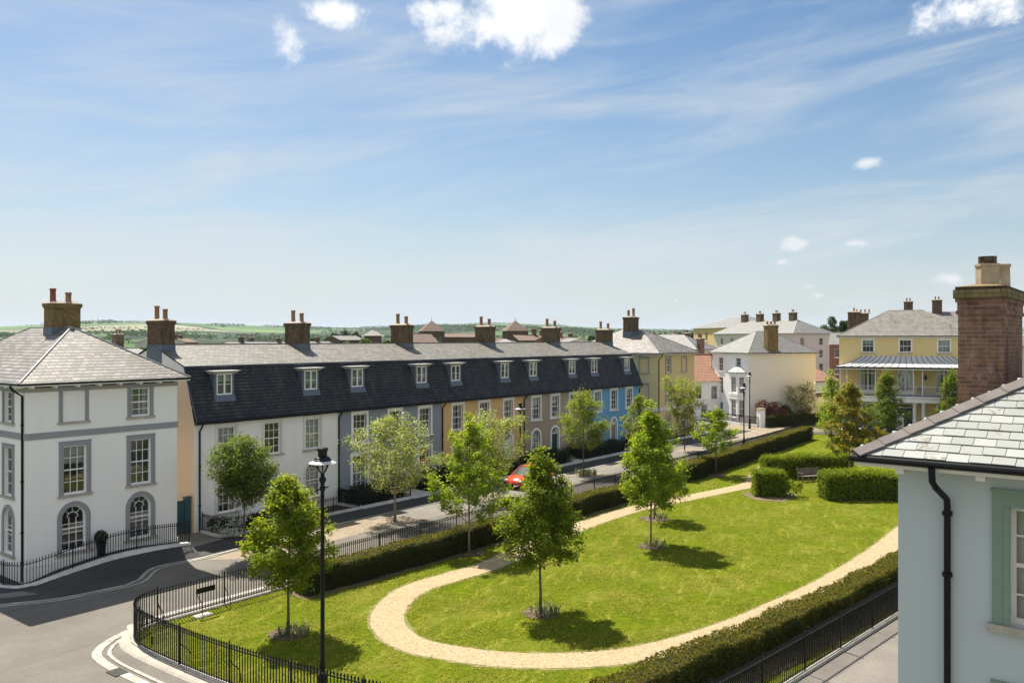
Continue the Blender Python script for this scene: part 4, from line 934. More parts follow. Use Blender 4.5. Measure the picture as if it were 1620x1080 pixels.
terrace_house(3, 'taupe rendered terraced house with a dark green arched door, next to the bright blue one', 'taupe_wall', (56.36, 59.14, 61.99),
    [lo(B[3], 56.36, 1.15, 0.75, 2.15, True, kind='win', cover='blind'), lo(B[3], 59.14, 1.05, 0.18, 2.75, True, kind='door', dm='door_green'), lo(B[3], 61.99, 1.15, 0.75, 1.9, False, kind='win', cover='sides')], (56.35, 62.24), 'white_trim', ('blind', 'blind', None))
terrace_house(4, 'bright blue rendered house at the far end of the terrace', 'blue_wall', (66.02, 68.98, 71.87),
    [lo(B[4], 66.02, 1.15, 0.75, 1.9, False, kind='win', cover='sides'), lo(B[4], 68.98, 1.05, 0.18, 2.75, True, kind='door', dm='door_taupe'), lo(B[4], 71.87, 1.15, 0.75, 1.9, False, kind='win', cover='sides')], (65.95, 72.0), 'white_trim', ('sides', None, 'blind'))
# alley gate between the tall pale house and the terrace
g = thing('alley_gate', 'blue-green boarded gate with a thick post in the alley beside the white terraced house', 'gate', (22.6, 41.3, 0))
p = MB()
for k in range(11): p.bx(k * 0.19, k * 0.19 + 0.185, 0, 0.05, 0.08, 1.85)
p.build('board_panel', M['door_teal'], g); p = MB(); p.bx(2.1, 2.42, -0.08, 0.16, 0.0, 1.97); p.bx(2.07, 2.45, -0.11, 0.19, 1.97, 2.02); p.build('gate_post', M['door_teal'], g)
p = MB(); p.tube([(1.9, -0.05, 1.0), (1.9, -0.05, 1.12)], 0.015, 6); p.build('handle', M['black'], g)

# ------------------------------------------------------------------ yellow corner house beyond the terrace
big_house('three-storey yellow house with a hipped roof just beyond the blue house', (77.8, 41, 0), 0, 8.75, 11, 9.05, 0.53, 'yellow_wall', None,
    [op(2.4, 0.5, 1.15, 2.2, True, sw=0.15), op(6.2, 0.5, 1.15, 2.2, True, sw=0.15), op(2.4, 3.7, 1.2, 2.0, sw=0.14), op(6.2, 3.7, 1.2, 2.0, kind='blind', sw=0.14), op(2.4, 6.95, 1.1, 1.55, sw=0.14), op(6.15, 6.95, 1.1, 1.5, kind='blind', sw=0.14)],
    [op(9.4, 3.7, 1.0, 2.0, kind='blind', sw=0.14), op(9.4, 6.95, 1.0, 1.5, kind='blind', sw=0.14), op(5.5, 3.7, 1.0, 2.0, kind='blind', sw=0.14)], [(3.0, 3.3, 0.04)], 'slate_pale',
    [((2.6, 4.3, 4.6, 5.6, 9.5, 12.95), [(3.1, 5.2, 0.72, 0.17), (3.85, 5.0, 0.95, 0.17)], (9.5, 11.3))], 'brown_trim', None, pipes=[[(0.2, -0.5, 8.95), (0.2, -0.48, 8.8), (0.2, -0.07, 8.3), (0.2, -0.07, 0.1)]], brick_='brick_brown', bandm='off_trim')

# ------------------------------------------------------------------ white bay-windowed house with the blank cream side wall
RZ1 = math.atan2(-0.536, 0.844)
H2 = big_house('white house with a two-storey bay and a large blank cream side wall', (99.4, 39.8, 0), RZ1, 10.1, 8.0, 8.78, 0.62, 'cream_wall', None, [],
    [], None, 'slate_grey', [((2.7, 4.3, -0.05, 0.7, 8.9, 12.25), [(2.95, 0.33, 0.45, 0.14), (3.5, 0.33, 0.45, 0.14), (4.05, 0.33, 0.45, 0.14)], None)], 'white_trim', None, pipes=[[(-0.4, 8.0, 8.7), (-0.1, 7.93, 8.2), (-0.1, 7.93, 0.1)]], ov=0.35)
for ch in list(H2.children):
    if ch.name.startswith('wall'): bpy.data.objects.remove(ch)
F = fr('left', 10.1, 8.0)
ops = [op(1.95, 6.35, 1.05, 1.75), op(5.75, 6.25, 1.05, 1.85), op(1.95, 3.45, 1.05, 2.1), op(1.95, 0.3, 1.1, 2.6, True, kind='door', dm='door_blue')]
mb = MB(); wall(mb, F, 8.0, 0, 8.68, ops)
mb.face([(10.1, 0, 0), (10.1, 8, 0), (10.1, 8, 8.68), (10.1, 0, 8.68)]); mb.face([(0, 8, 0), (10.1, 8, 0), (10.1, 8, 8.68), (0, 8, 8.68)])
mb.face([(0, 0, 0), (10.1, 0, 0), (10.1, 0, 8.68), (0, 0, 8.68)], 1)
mb.build('wall', [M['bay_wall'], M['cream_wall']], H2)
for o in ops:
    if o.get('kind') == 'door': door(H2, F, o, o['dm'], 'white_trim')
    else: window(H2, F, o, cols=2, rows=4, sur=None, sill='white_trim', rec=0.12)
bay = MB(); bp = [(4.3, 0.002), (4.9, 0.75), (6.7, 0.75), (7.3, 0.002)]; cz = (0.0, 0.9, 2.75, 3.45, 5.6, 6.0)
bo = []
for q in range(3):
    (s0, d0), (s1, d1) = bp[q], bp[q + 1]; L = math.hypot(s1 - s0, d1 - d0); ux, ud = (s1 - s0) / L, (d1 - d0) / L
    FB = lambda s, d, z, s0=s0, d0=d0, ux=ux, ud=ud: F(s0 + ux * s - ud * d, d0 + ud * s + ux * d, z)
    ww = 1.05 if q == 1 else 0.6
    oo = [op(L / 2, 0.7, ww, 2.2), op(L / 2, 3.75, ww, 2.0)]; wall(bay, FB, L, 0, 6.15, oo); bo.append((FB, oo, L))
by = bay.build('bay', M['bay_wall'], H2)
for FB, oo, L in bo:
    for o in oo: window(by, FB, o, cols=2 if L < 1.2 else 3, rows=4, sill='white_trim')
b = MB()
for z0, z1, e in ((3.0, 3.22, 0.08), (3.42, 3.62, 0.1), (6.15, 6.3, 0.12)):
    for FB, oo, L in bo: b.box(FB, -0.03, L + 0.03, 0.002, e, z0, z1)
b.build('string_course', M['bay_wall'], by)
r = MB(); ap = [(5.3, 0.003), (6.3, 0.003)]
r.face([F(4.1, 0.003, 6.32), F(4.78, 0.98, 6.32), F(5.3, 0.12, 7.0), F(5.2, 0.003, 7.0)]); r.face([F(4.78, 0.98, 6.32), F(6.82, 0.98, 6.32), F(6.3, 0.12, 7.0), F(5.3, 0.12, 7.0)]); r.face([F(6.82, 0.98, 6.32), F(7.5, 0.003, 6.32), F(6.4, 0.003, 7.0), F(6.3, 0.12, 7.0)])
br = r.build('bay_roof', M['lead_pale'], by)
r = MB()
for (a, c) in ((4.78, 5.3), (5.46, 5.63), (6.14, 5.97), (6.82, 6.3)): r.tube([F(a, 0.99, 6.34), F(c, 0.13, 7.01)], 0.03, 5)
r.tube([F(4.1, 0.003, 6.33), F(4.78, 1.0, 6.33), F(6.82, 1.0, 6.33), F(7.5, 0.003, 6.33)], 0.035, 5); r.build('lead_roll', M['lead'], br)

# ------------------------------------------------------------------ buttermilk house with the balcony and canopy
RZ2 = math.atan2(RGT[1], RGT[0]) - R(25)
px0 = at(1327.5, 98); WP = 14.2
winu = [op(s, 8.95, 1.25, 1.45, rows=2, sw=0.1, cover=c, rail=True) for s, c in ((3.11, 'blind'), (7.03, None), (10.95, 'full'))]
fd = [op(s, 4.25, 1.65, 2.95, rows=4, cols=4, kind='french', cover='sides') for s in (3.11, 7.03, 10.95)]
gf = [op(7.03, 0.2, 1.7, 2.9, kind='door', dm='door_green'), op(3.11, 1.0, 1.2, 2.0, sw=0.1), op(10.95, 1.0, 1.2, 2.0, sw=0.1)]
HP = big_house('buttermilk-yellow house with a first-floor balcony under a lead canopy', (*px0, 0), RZ2, WP, 10.5, 10.85, 0.56, 'porch_wall', None, winu + fd + gf, [], None, 'slate_worn',
    [], 'white_trim', None, ov=0.22, pipes=[[(WP - 0.2, -0.45, 10.8), (WP - 0.2, -0.08, 10.3), (WP - 0.2, -0.08, 0.2)]])
F = fr('front', WP, 10.5)
for o in fd:
    wn = window(HP, F, o, cols=4, rows=1, rail=False, sill=None, cover='sides'); m2 = MB(); m2.box(F, o['s'] - 0.07, o['s'] + 0.07, -0.16, -0.07, 4.25, 7.2); m2.box(F, o['s'] - 0.8, o['s'] + 0.8, -0.16, -0.068, 6.5, 6.62); m2.box(F, o['s'] - 0.8, o['s'] + 0.8, -0.16, -0.069, 4.25, 4.6); m2.build('door_leaf', M['white_trim'], wn)
bd = 2.0
b = MB(); b.box(F, 0.3, WP - 0.3, 0.002, bd + 0.1, 3.4, 3.95); b.box(F, 0.2, WP - 0.2, 0.002, bd + 0.22, 3.95, 4.08)
bal = b.build('balcony', M['white_trim'], HP)
b = MB(); b.box(F, 0.25, WP - 0.25, 0.002, bd + 0.15, 4.084, 4.2); b.build('balcony_deck', M['lead'], bal)
for s in (0.6, 4.4, 7.95, 8.85, 10.3, 13.7):
    c = MB(); c.lathe(F(s, bd - 0.3, 0.1), [(0.30, 0), (0.30, 0.15), (0.22, 0.2), (0.215, 1.2), (0.18, 3.05), (0.26, 3.15), (0.26, 3.3)], 14); c.build('column', M['white_trim'], bal, True)
for s in (0.25, 0.95, 3.95, 4.75, 7.85, 8.75, 12.0, 13.95):
    c = MB(); c.tube([F(s, bd, 4.15), F(s, bd, 7.2)], 0.05, 6); c.build('canopy_post', M['white_trim'], bal)
c = MB()
n = int((WP - 0.6) / 0.13)
for k in range(n + 1): s = 0.25 + (WP - 0.5) * k / n; c.tube([F(s, bd, 4.2), F(s, bd, 5.18)], 0.012, 4)
c.box(F, 0.2, WP - 0.2, bd - 0.025, bd + 0.025, 5.18, 5.22); c.box(F, 0.2, WP - 0.2, bd - 0.02, bd + 0.02, 4.28, 4.31); c.build('balcony_railing', M['off_trim'], bal)
c = MB(); prof = [(0.0, 8.55), (0.35, 8.2), (0.75, 7.92), (1.3, 7.68), (2.1, 7.46), (2.55, 7.36)]
def canopy_pt(s, d, z, ss): return F(s, d, z)
for (d0, z0), (d1, z1) in zip(prof, prof[1:]):
    e0, e1 = (2.55 - d0) / 2.55 * 2.8, (2.55 - d1) / 2.55 * 2.8
    c.face([F(-0.3 + e0, d0 + .003, z0), F(WP + 0.3 - e0, d0 + .003, z0), F(WP + 0.3 - e1, d1, z1), F(-0.3 + e1, d1, z1)])
    for sgn in (0, 1):
        x0, x1 = (-0.3 + e0, -0.3 + e1) if not sgn else (WP + 0.3 - e0, WP + 0.3 - e1); bx_ = -0.3 if not sgn else WP + 0.3
        c.face([F(x0, d0 + .003, z0), F(x1, d1, z1), F(x1, 0.003, z1), F(x0, 0.003, z0)])
cp = c.build('canopy', M['lead_pale'], HP, True)
c = MB()
for k in range(19):
    t = k / 18; c.tube([F((-0.3 + (2.55 - d) / 2.55 * 2.8) * (1 - t) + (WP + 0.3 - (2.55 - d) / 2.55 * 2.8) * t, d + 0.01, z + 0.02) for d, z in prof], 0.035, 5)
c.build('lead_roll', M['lead'], cp)
c = MB(); c.box(F, -0.32, WP + 0.32, 2.5, 2.6, 7.18, 7.36); c.box(F, -0.32, -0.22, 0.01, 2.5, 7.18, 7.36); c.box(F, WP + 0.22, WP + 0.32, 0.01, 2.5, 7.18, 7.36); c.build('canopy_gutter', M['black'], cp)
c = MB(); c.box(F, -0.28, WP + 0.28, 2.44, 2.5, 7.05, 7.18); c.build('canopy_fascia', M['white_trim'], cp)
for s in (9.1, 5.2):
    c = MB(); c.box(F, s - 0.12, s + 0.12, 0.05, 0.25, 5.9, 6.35); c.box(F, s - 0.03, s + 0.03, 0.002, 0.15, 6.35, 6.5); c.build('wall_lantern', M['black'], HP)

# ------------------------------------------------------------------ near house on the right: its wall, roof and brick chimney
NW, ND_, NE = 9.0, 12.0, 8.72
NH = thing('near_house', 'near grey-blue house at the right edge with slate hip roof and brick chimney', 'house', (13.9, 3.17 - ND_, 0))
F = fr('left', NW, ND_)
wo = [op(2.05, 6.38, 1.10, 1.70), op(5.2, 6.38, 1.1, 1.7), op(8.4, 6.38, 1.1, 1.7), op(2.05, 3.3, 1.1, 2.0), op(5.2, 3.3, 1.1, 2.0), op(8.4, 3.3, 1.1, 2.0)]
mb = MB(); wall(mb, F, ND_, 0, NE - 0.1, wo, rev=0.16)
for sd, L in (('front', NW), ('right', ND_), ('back', NW)): wall(mb, fr(sd, NW, ND_), L, 0, NE - 0.1, [])
mb.build('wall', M['near_wall'], NH)
for o in wo: window(NH, F, o, 'cream_trim', 'green_trim', 0.22, 'sill_stone', 3, 4, 0.14, 'sides', True, 0.045)
rf, r0, r1 = hiproof(NH, NW, ND_, 0.5, NE, 0.54, 'slate_grey', gutter=True, brackets=('left',), fascia='cream_trim', trad=0.03)
# individually laid slates on the slope facing the street
sl = MB(); pitch = math.atan(0.54); ov = 0.5; ex = 0.215; wd = 0.29; rng = random.Random(4); rows = int((NW / 2 + ov) / math.cos(pitch) / ex)
for r_ in range(rows):
    a0 = r_ * ex; 
    for k in range(int((ND_ + 2 * ov) / wd) + 2):
        y = -ov + (k + (0.5 if r_ % 2 else 0)) * wd - wd / 2
        ins = (a0 + ex * 0.1) * math.cos(pitch)
        ya, yb = y + 0.004, y + wd - 0.004
        lim0, lim1 = -ov + ins, ND_ + ov - ins
        ya, yb = max(ya, lim0), min(yb, lim1)
        if yb - ya < 0.05: continue
        tilt = 0.026 + rng.uniform(-0.003, 0.006); ln = ex + 0.06; j = rng.uniform(-0.006, 0.006)
        def pt(yy, a, up):
            return (-ov + a * math.cos(pitch) - up * math.sin(pitch), yy, NE + a * math.sin(pitch) + up * math.cos(pitch))
        top = tilt * 0.25
        yc, yd = (ya, yb)
        lo_ = [pt(yc, a0 + j, tilt - 0.012), pt(yd, a0 + j, tilt - 0.012), pt(yd, a0 + ln, top - 0.012), pt(yc, a0 + ln, top - 0.012)]
        hi_ = [pt(yc, a0 + j, tilt), pt(yd, a0 + j, tilt), pt(yd, a0 + ln, top), pt(yc, a0 + ln, top)]
        sl.hexa(lo_ + hi_)
def near_slate():
    m, nt, out = new_mat('pale_green_slate'); p = geo_co(nt); rnd = nd(nt, 'ShaderNodeNewGeometry').outputs['Random Per Island']
    col = mixc(nt, rnd, (0.235, 0.245, 0.237), (0.32, 0.33, 0.318))
    n1 = noise(nt, p, 4.5, 7, 0.65); col = mixc(nt, ramp(nt, n1, 0.58, 0.68, 0, 0.55), col, (0.20, 0.185, 0.155))
    col = mixc(nt, ramp(nt, noise(nt, p, 26, 5, 0.7), 0.45, 0.75, 0, 0.22), col, (0.24, 0.23, 0.20))
    r2 = nd(nt, 'ShaderNodeTexWhiteNoise', {'W': mth(nt, 'MULTIPLY', rnd, 331.0)}, noise_dimensions='1D').outputs[0]
    n3 = noise(nt, p, 9.0, 5, 0.6, 1.2); col = mixc(nt, mth(nt, 'MULTIPLY', ramp(nt, r2, 0.8, 0.86), ramp(nt, n3, 0.5, 0.62)), col, (0.17, 0.15, 0.12))
    principled(nt, out, col, 0.6, noise(nt, p, 18, 6), 0.35, 0.006, 0.4); return m
sl.build('slates', near_slate(), rf)
# hip tiles: bent clay tiles overlapping up the hip that shows
for ch in list(rf.children):
    if ch.name.startswith('ridge_tiles'): bpy.data.objects.remove(ch)
ht = MB()
def hip_run(p, q):
    p, q = Vector(p), Vector(q); d = (q - p); L = d.length; d.normalize(); side = Vector((-d.y, d.x, 0)).normalized(); up = side.cross(d); up = up if up.z > 0 else -up
    n = int(L / 0.44)
    for i in range(n + 1):
        a, b = p + d * (i * 0.44 - 0.01), p + d * min(L, i * 0.44 + 0.465); lift = 0.075
        for s in (-1, 1):
            w_ = side * s * 0.15
            A = [a + up * (lift + 0.022), b + up * (lift + 0.006), b + w_ + up * (lift - 0.072), a + w_ + up * (lift - 0.056)]
            ht.hexa([v - up * 0.02 for v in A] + A)
ov = 0.5; zz = NE; hh = (NW + 1) / 2; zr = NE + hh * 0.54
hip_run((-ov, ND_ + ov, zz), (NW / 2, ND_ + ov - hh, zr)); hip_run((NW + ov, ND_ + ov, zz), (NW / 2, ND_ + ov - hh, zr)); hip_run((-ov, -ov, zz), (NW / 2, -ov + hh, zr)); hip_run((NW / 2, hh - ov, zr), (NW / 2, ND_ + ov - hh, zr))
ht.build('hip_tiles', stone('grey_brown_hip_tile', (0.185, 0.165, 0.155), 2.5), rf)
y_ = ND_ - 0.62
pipe(NH, [(-0.56, y_ + 0.04, 8.62), (-0.56, y_ + 0.03, 8.42), (-0.50, y_, 8.34), (-0.12, y_ - 0.08, 8.12), (-0.075, y_ - 0.08, 8.02), (-0.075, y_ - 0.08, 0.1)], 0.048, (7.9, 6.99, 4.5, 2.0))
# chimney: local coordinates of the stack that stands on the slope behind the hip
cx0, cy0 = 17.15 - 13.9, 2.14 - (3.17 - ND_)
st = MB(); sx, sy = 2.6, 0.76
st.bx(cx0, cx0 + sx, cy0, cy0 + sy, 8.6, 9.72); st.bx(cx0 + 0.012, cx0 + sx - 0.012, cy0 + 0.012, cy0 + sy - 0.012, 9.72, 10.95)
for z0, z1, e in ((10.95, 11.02, 0.02), (11.02, 11.17, 0.0), (11.17, 11.24, 0.03)): st.bx(cx0 - e, cx0 + sx + e, cy0 - e, cy0 + sy + e, z0, z1)
st.bx(cx0 - 0.06, cx0 + sx + 0.06, cy0 - 0.06, cy0 + sy + 0.06, 11.24, 11.40, 1); st.bx(cx0 - 0.03, cx0 + sx + 0.03, cy0 - 0.03, cy0 + sy + 0.03, 11.40, 11.455, 2)
e, i = 0.0, 0.2
st.hexa([(cx0, cy0, 11.455), (cx0 + sx, cy0, 11.455), (cx0 + sx, cy0 + sy, 11.455), (cx0, cy0 + sy, 11.455), (cx0 + i, cy0 + i, 11.50), (cx0 + sx - i, cy0 + i, 11.50), (cx0 + sx - i, cy0 + sy - i, 11.50), (cx0 + i, cy0 + sy - i, 11.50)], 3)
mossy = brick('mossy_corbel_brick', (0.23, 0.19, 0.075), (0.17, 0.13, 0.06), (0.10, 0.085, 0.05), dirt=0.7)
ch = st.build('chimney', [M['brick_red'], mossy, brick('dark_cap_brick', (0.09, 0.06, 0.045), (0.06, 0.045, 0.03), (0.05, 0.04, 0.03), dirt=0.6), stone('lichen_mortar', (0.20, 0.145, 0.07), 9)], NH)
p = MB(); q = (cx0 + 0.42, cy0 + 0.33, 11.48)
p.lathe(q, [(0.20, 0), (0.20, 0.34), (0.22, 0.36), (0.22, 0.40), (0.165, 0.405)], 8); pot = p.build('chimney_pot', M['pot_buff'], ch)
p = MB()
for k in range(5): p.lathe((q[0], q[1], q[2] + 0.408 + k * 0.028), [(0.10, 0), (0.155, 0.003), (0.16, 0.018), (0.10, 0.024)], 14)
p.build('pot_cowl', M['brown_tile'], pot)
p = MB(); q = (cx0 + 0.92, cy0 + 0.20, 11.48); p.lathe(q, [(0.18, 0), (0.17, 0.36), (0.19, 0.38), (0.19, 0.42), (0.12, 0.42)], 14); p.build('chimney_pot', M['pot_buff'], ch, True)

# ------------------------------------------------------------------ garden railings
railing('black spear railing along the street side of the garden, between lawn and road', GR_ST, h=1.36, bar=0.0125, z=0.0, stay=-0.42, plinth='kerb', pw=0.2, ph=0.12, step=1.2)
railing('black spear railing bending round the near rounded end of the garden', GR, h=1.38, bar=0.013, stay=0.42, plinth='kerb', pw=0.2, ph=0.12, step=0.25)
railing('black spear railing running up to the near grey-blue house on the right', GR_RT, h=1.36, bar=0.0125, stay=0.42, plinth='kerb', pw=0.2, ph=0.12, step=1.2)
railing('black spear railing across the far end of the garden', GR_END, h=1.36, stay=-0.42, plinth='kerb', pw=0.2, ph=0.12, step=1.2)
s = thing('street_sign', 'black name plate on a stem inside the garden railing near the corner', 'street sign', (17.55, 28.55, 0.05))
b = MB(); b.bx(0.0, 0.80, -0.015, 0.015, 0.86, 1.06); b.tube([(0.0, 0, 0.96), (0.8, 0, 0.96)], 0.022, 6); b.build('plate', M['black'], s)
b = MB(); b.tube([(0.02, 0.01, 0.9), (0.1, 0.0, 0.7), (0.22, -0.02, 0.5), (0.25, -0.02, 0.0)], 0.016, 6); b.build('stem', M['iron'], s)
b = MB(); b.bx(-0.1, 0.55, -0.25, 0.1, 0.0, 0.06); b.build('footing', M['kerb_plain'], s)

# ------------------------------------------------------------------ leaves
M['l_maple'] = leaf('maple_leaf', (0.125, 0.17, 0.016), (0.40, 0.48, 0.022), 0.5, (0.20, 0.17, 0.02), 0.06)
M['l_maple_dark'] = leaf('deep_maple_leaf', (0.105, 0.15, 0.016), (0.33, 0.41, 0.022), 0.5, (0.14, 0.08, 0.02), 0.05)
M['l_bright'] = leaf('bright_maple_leaf', (0.135, 0.19, 0.018), (0.42, 0.53, 0.028), 0.45)
M['l_pale'] = leaf('pale_variegated_leaf', (0.165, 0.205, 0.028), (0.38, 0.45, 0.035), 0.4, (0.50, 0.49, 0.30), 0.22)
M['l_dark'] = leaf('dark_glossy_leaf', (0.075, 0.11, 0.018), (0.19, 0.26, 0.024), 0.5, (0.22, 0.23, 0.10), 0.10, 0.45)
M['l_copper'] = leaf('copper_leaf', (0.20, 0.14, 0.025), (0.50, 0.35, 0.045), 0.5, (0.14, 0.20, 0.02), 0.42)
M['l_horn'] = leaf('hornbeam_leaf', (0.085, 0.13, 0.015), (0.26, 0.34, 0.022), 0.5, (0.18, 0.16, 0.03), 0.08)
M['l_olive'] = leaf('olive_leaf', (0.14, 0.185, 0.022), (0.36, 0.43, 0.03), 0.5, (0.20, 0.17, 0.05), 0.10)
M['h_yew'] = leaf('yew_hedge_leaf', (0.036, 0.050, 0.008), (0.05, 0.055, 0.006), 0.6, (0.09, 0.06, 0.015), 0.10, 0.6)
M['h_near'] = leaf('near_hedge_leaf', (0.046, 0.060, 0.009), (0.07, 0.075, 0.008), 0.6, (0.13, 0.075, 0.02), 0.12, 0.6)
M['h_lit_tip'] = leaf('hedge_lit_fresh_tips', (0.115, 0.115, 0.014), (0.22, 0.22, 0.018), 0.6, (0.18, 0.12, 0.025), 0.18, 0.6)  # hedge-top leaves: sunlit tone put into the colour, plus golden new growth
M['h_beech'] = leaf('beech_hedge_leaf', (0.11, 0.15, 0.010), (0.30, 0.36, 0.016), 0.5, None, 0, 0.4)
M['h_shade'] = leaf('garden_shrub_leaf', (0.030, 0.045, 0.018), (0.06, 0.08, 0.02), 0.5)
M['flower'] = leaf('white_flower', (0.55, 0.55, 0.48), (0.5, 0.5, 0.4), 0.2)
M['l_red'] = leaf('red_photinia_leaf', (0.075, 0.08, 0.03), (0.14, 0.10, 0.04), 0.5, (0.30, 0.06, 0.045), 0.45)
M['l_blossom'] = leaf('cream_blossom', (0.12, 0.15, 0.06), (0.22, 0.25, 0.1), 0.4, (0.62, 0.58, 0.42), 0.4)
M['l_strap'] = leaf('strap_leaf', (0.10, 0.15, 0.05), (0.18, 0.25, 0.06), 0.4, (0.30, 0.28, 0.16), 0.3)

# ------------------------------------------------------------------ trees on the lawn
GT = 'young trees on the garden lawn'
tree('young_maple', 'young broad-leaved tree just left of the tall lamp post in the near lawn corner', 'tree', 18.54, 24.34, 6.1, 3.0, 1.6, 19000, M['l_maple'], 11, 0.12, 'ovate', group=GT, z=0.05, limbs=46)
tree('young_maple', 'slim bright-leaved tree rising beside the long dark street hedge, in front of the ochre house', 'tree', 30.99, 26.6, 6.95, 4.1, 1.35, 13500, M['l_bright'], 22, 0.12, 'cone', bark='bark_pale', group=GT, z=0.05, limbs=34, rise=1.3)
tree('young_maple', 'dark green leafy tree in the near lawn inside the curve of the gravel path', 'tree', 25.82, 18.57, 6.45, 3.1, 1.7, 20000, M['l_maple_dark'], 33, 0.12, 'ovate', group=GT, z=0.05, limbs=50)
tree('young_maple', 'tallest fresh green tree in the centre of the lawn, with another trunk just behind it', 'tree', 37.51, 20.13, 7.5, 3.55, 1.75, 21000, M['l_bright'], 44, 0.125, 'ovate', bark='bark_pale', group=GT, z=0.05, limbs=52)
tree('young_maple', 'smaller tree mostly hidden behind the tallest tree of the lawn', 'tree', 43.42, 23.05, 5.6, 2.6, 1.9, 4200, M['l_maple'], 55, 0.14, 'cone', group=GT, z=0.05, limbs=22)
tree('young_maple', 'round bright green tree by the far street hedge, left of a black lamp post', 'tree', 60.23, 26.75, 5.5, 3.4, 1.6, 5600, M['l_bright'], 66, 0.15, 'oval', group=GT, z=0.05, limbs=24)
tree('copper_maple', 'bronze and green leaved tree beside the bench among the beech hedges', 'tree', 63.5, 17.8, 8.0, 4.4, 2.0, 10500, M['l_copper'], 77, 0.17, 'cone', bark='bark_pale', group=GT, z=0.05, limbs=34, rise=0.8)
# street trees
GS = 'street trees along the terrace'
tree('street_tree', 'pale variegated spreading street tree in front of the slate-grey house', 'tree', 33.84, 34.63, 6.6, 6.2, 1.6, 12500, M['l_pale'], 88, 0.115, 'oval', bark='bark_pale', group=GS, limbs=32, rise=0.9, spread=0.2, trunk_r=0.075)
tree('street_tree', 'dense dark round street tree in front of the white end terrace house', 'tree', 23.99, 34.84, 5.75, 2.85, 2.5, 15000, M['l_dark'], 99, 0.12, 'round', group=GS, limbs=34, rise=0.9, spread=0.2)
tree('street_tree', 'pale street tree peeping out behind the slim tree at the ochre house', 'tree', 42.93, 34.74, 5.7, 3.9, 1.5, 8000, M['l_pale'], 101, 0.125, 'round', group=GS, limbs=26, spread=0.2)
tree('street_tree', 'olive-green pointed street tree in front of the seam of the taupe and blue houses', 'tree', 54.64, 35.2, 6.9, 4.5, 1.8, 11000, M['l_olive'], 111, 0.125, 'oval', group=GS, limbs=28, spread=0.2)
tree('street_tree', 'street tree in front of the right end of the blue house', 'tree', 62.6, 34.74, 6.3, 3.6, 1.7, 4800, M['l_olive'], 122, 0.15, 'cone', group=GS, limbs=24)
tree('street_tree', 'brown-green upright street tree in front of the yellow corner house', 'tree', 72.2, 35.2, 6.7, 4.3, 1.6, 5600, M['l_olive'], 133, 0.16, 'vase', group=GS, limbs=24, rise=1.5, spread=0.2)
tree('hornbeam', 'dense conical tree in front of the balcony house, left of the dark blue door', 'tree', 92.8, 22.2, 7.7, 3.8, 0.9, 10000, M['l_horn'], 144, 0.17, 'cone', limbs=34, spread=0.22)
tree('hornbeam', 'dense conical tree in front of the balcony house, beside the big near brick chimney', 'tree', 99.6, 17.3, 7.5, 3.8, 0.9, 10000, M['l_horn'], 155, 0.17, 'cone', limbs=34, spread=0.22)
tree('hornbeam', 'green tree showing behind the bronze-leaved tree', 'tree', 86.5, 26.0, 7.4, 4.0, 1.0, 6200, M['l_bright'], 166, 0.17, 'cone', limbs=28, spread=0.22)

# mulch rings, with spring bulbs in some of them
for k, (x, y, r, lab, tuft) in enumerate(((18.54, 24.34, 0.64, 'ring of bark chips at the foot of the tree nearest the lamp post', 'strappy leaves in the bark ring at the foot of the tree nearest the lamp post'), (30.99, 26.55, 0.7, 'bark bed at the foot of the slim tree beside the long hedge', None), (25.82, 18.57, 0.64, 'ring of bark chips round the dark green tree in the near lawn', 'strappy leaves in the bark ring of the dark green tree in the near lawn'),
                                  (37.51, 20.13, 0.64, 'ring of bark chips round the tallest tree of the lawn', 'strappy leaves in the bark ring of the tallest lawn tree'), (43.42, 23.05, 0.8, 'bark ring round the half-hidden trunk behind the tallest tree', 'leaf clump at the half-hidden trunk behind the tallest tree'), (60.23, 26.75, 0.75, 'bark ring round the round bright tree near the far hedge', None))):
    rng = random.Random(k); n = 22; pts = [(x + r * (1 + rng.uniform(-.14, .14)) * math.cos(2 * math.pi * i / n), y + r * (1 + rng.uniform(-.14, .14)) * math.sin(2 * math.pi * i / n)) for i in range(n)]
    mb = MB(); mb.face([(*p, 0.072) for p in pts]); 
    for _ in range(150):
        a, q = rng.uniform(0, 6.28), r * 1.08 * rng.random() ** 0.5; cx, cy, t, l = x + q * math.cos(a), y + q * math.sin(a), rng.uniform(0, 6.28), rng.uniform(0.03, 0.08); u, v = Vector((math.cos(t), math.sin(t), rng.uniform(-.3, .3))) * l, Vector((-math.sin(t), math.cos(t), 0)) * l * 0.5
        c = Vector((cx, cy, 0.085 + rng.uniform(0, .02))); mb.face([c - u - v, c + u - v, c + u + v, c - u + v])
    tag(mb.build('mulch_ring', M['mulch']), lab, 'mulch bed', None)
    if tuft: grass_tuft('bulb_leaves', tuft, x + 0.12, y - 0.15, 90, 0.42, M['l_strap'], k, 0.06, 0.55)
grass_tuft('bulb_leaves', 'leafy tuft at the foot of the olive street tree before the taupe house', 54.5, 34.9, 160, 0.55, M['l_strap'], 9, 0.02, 0.9)

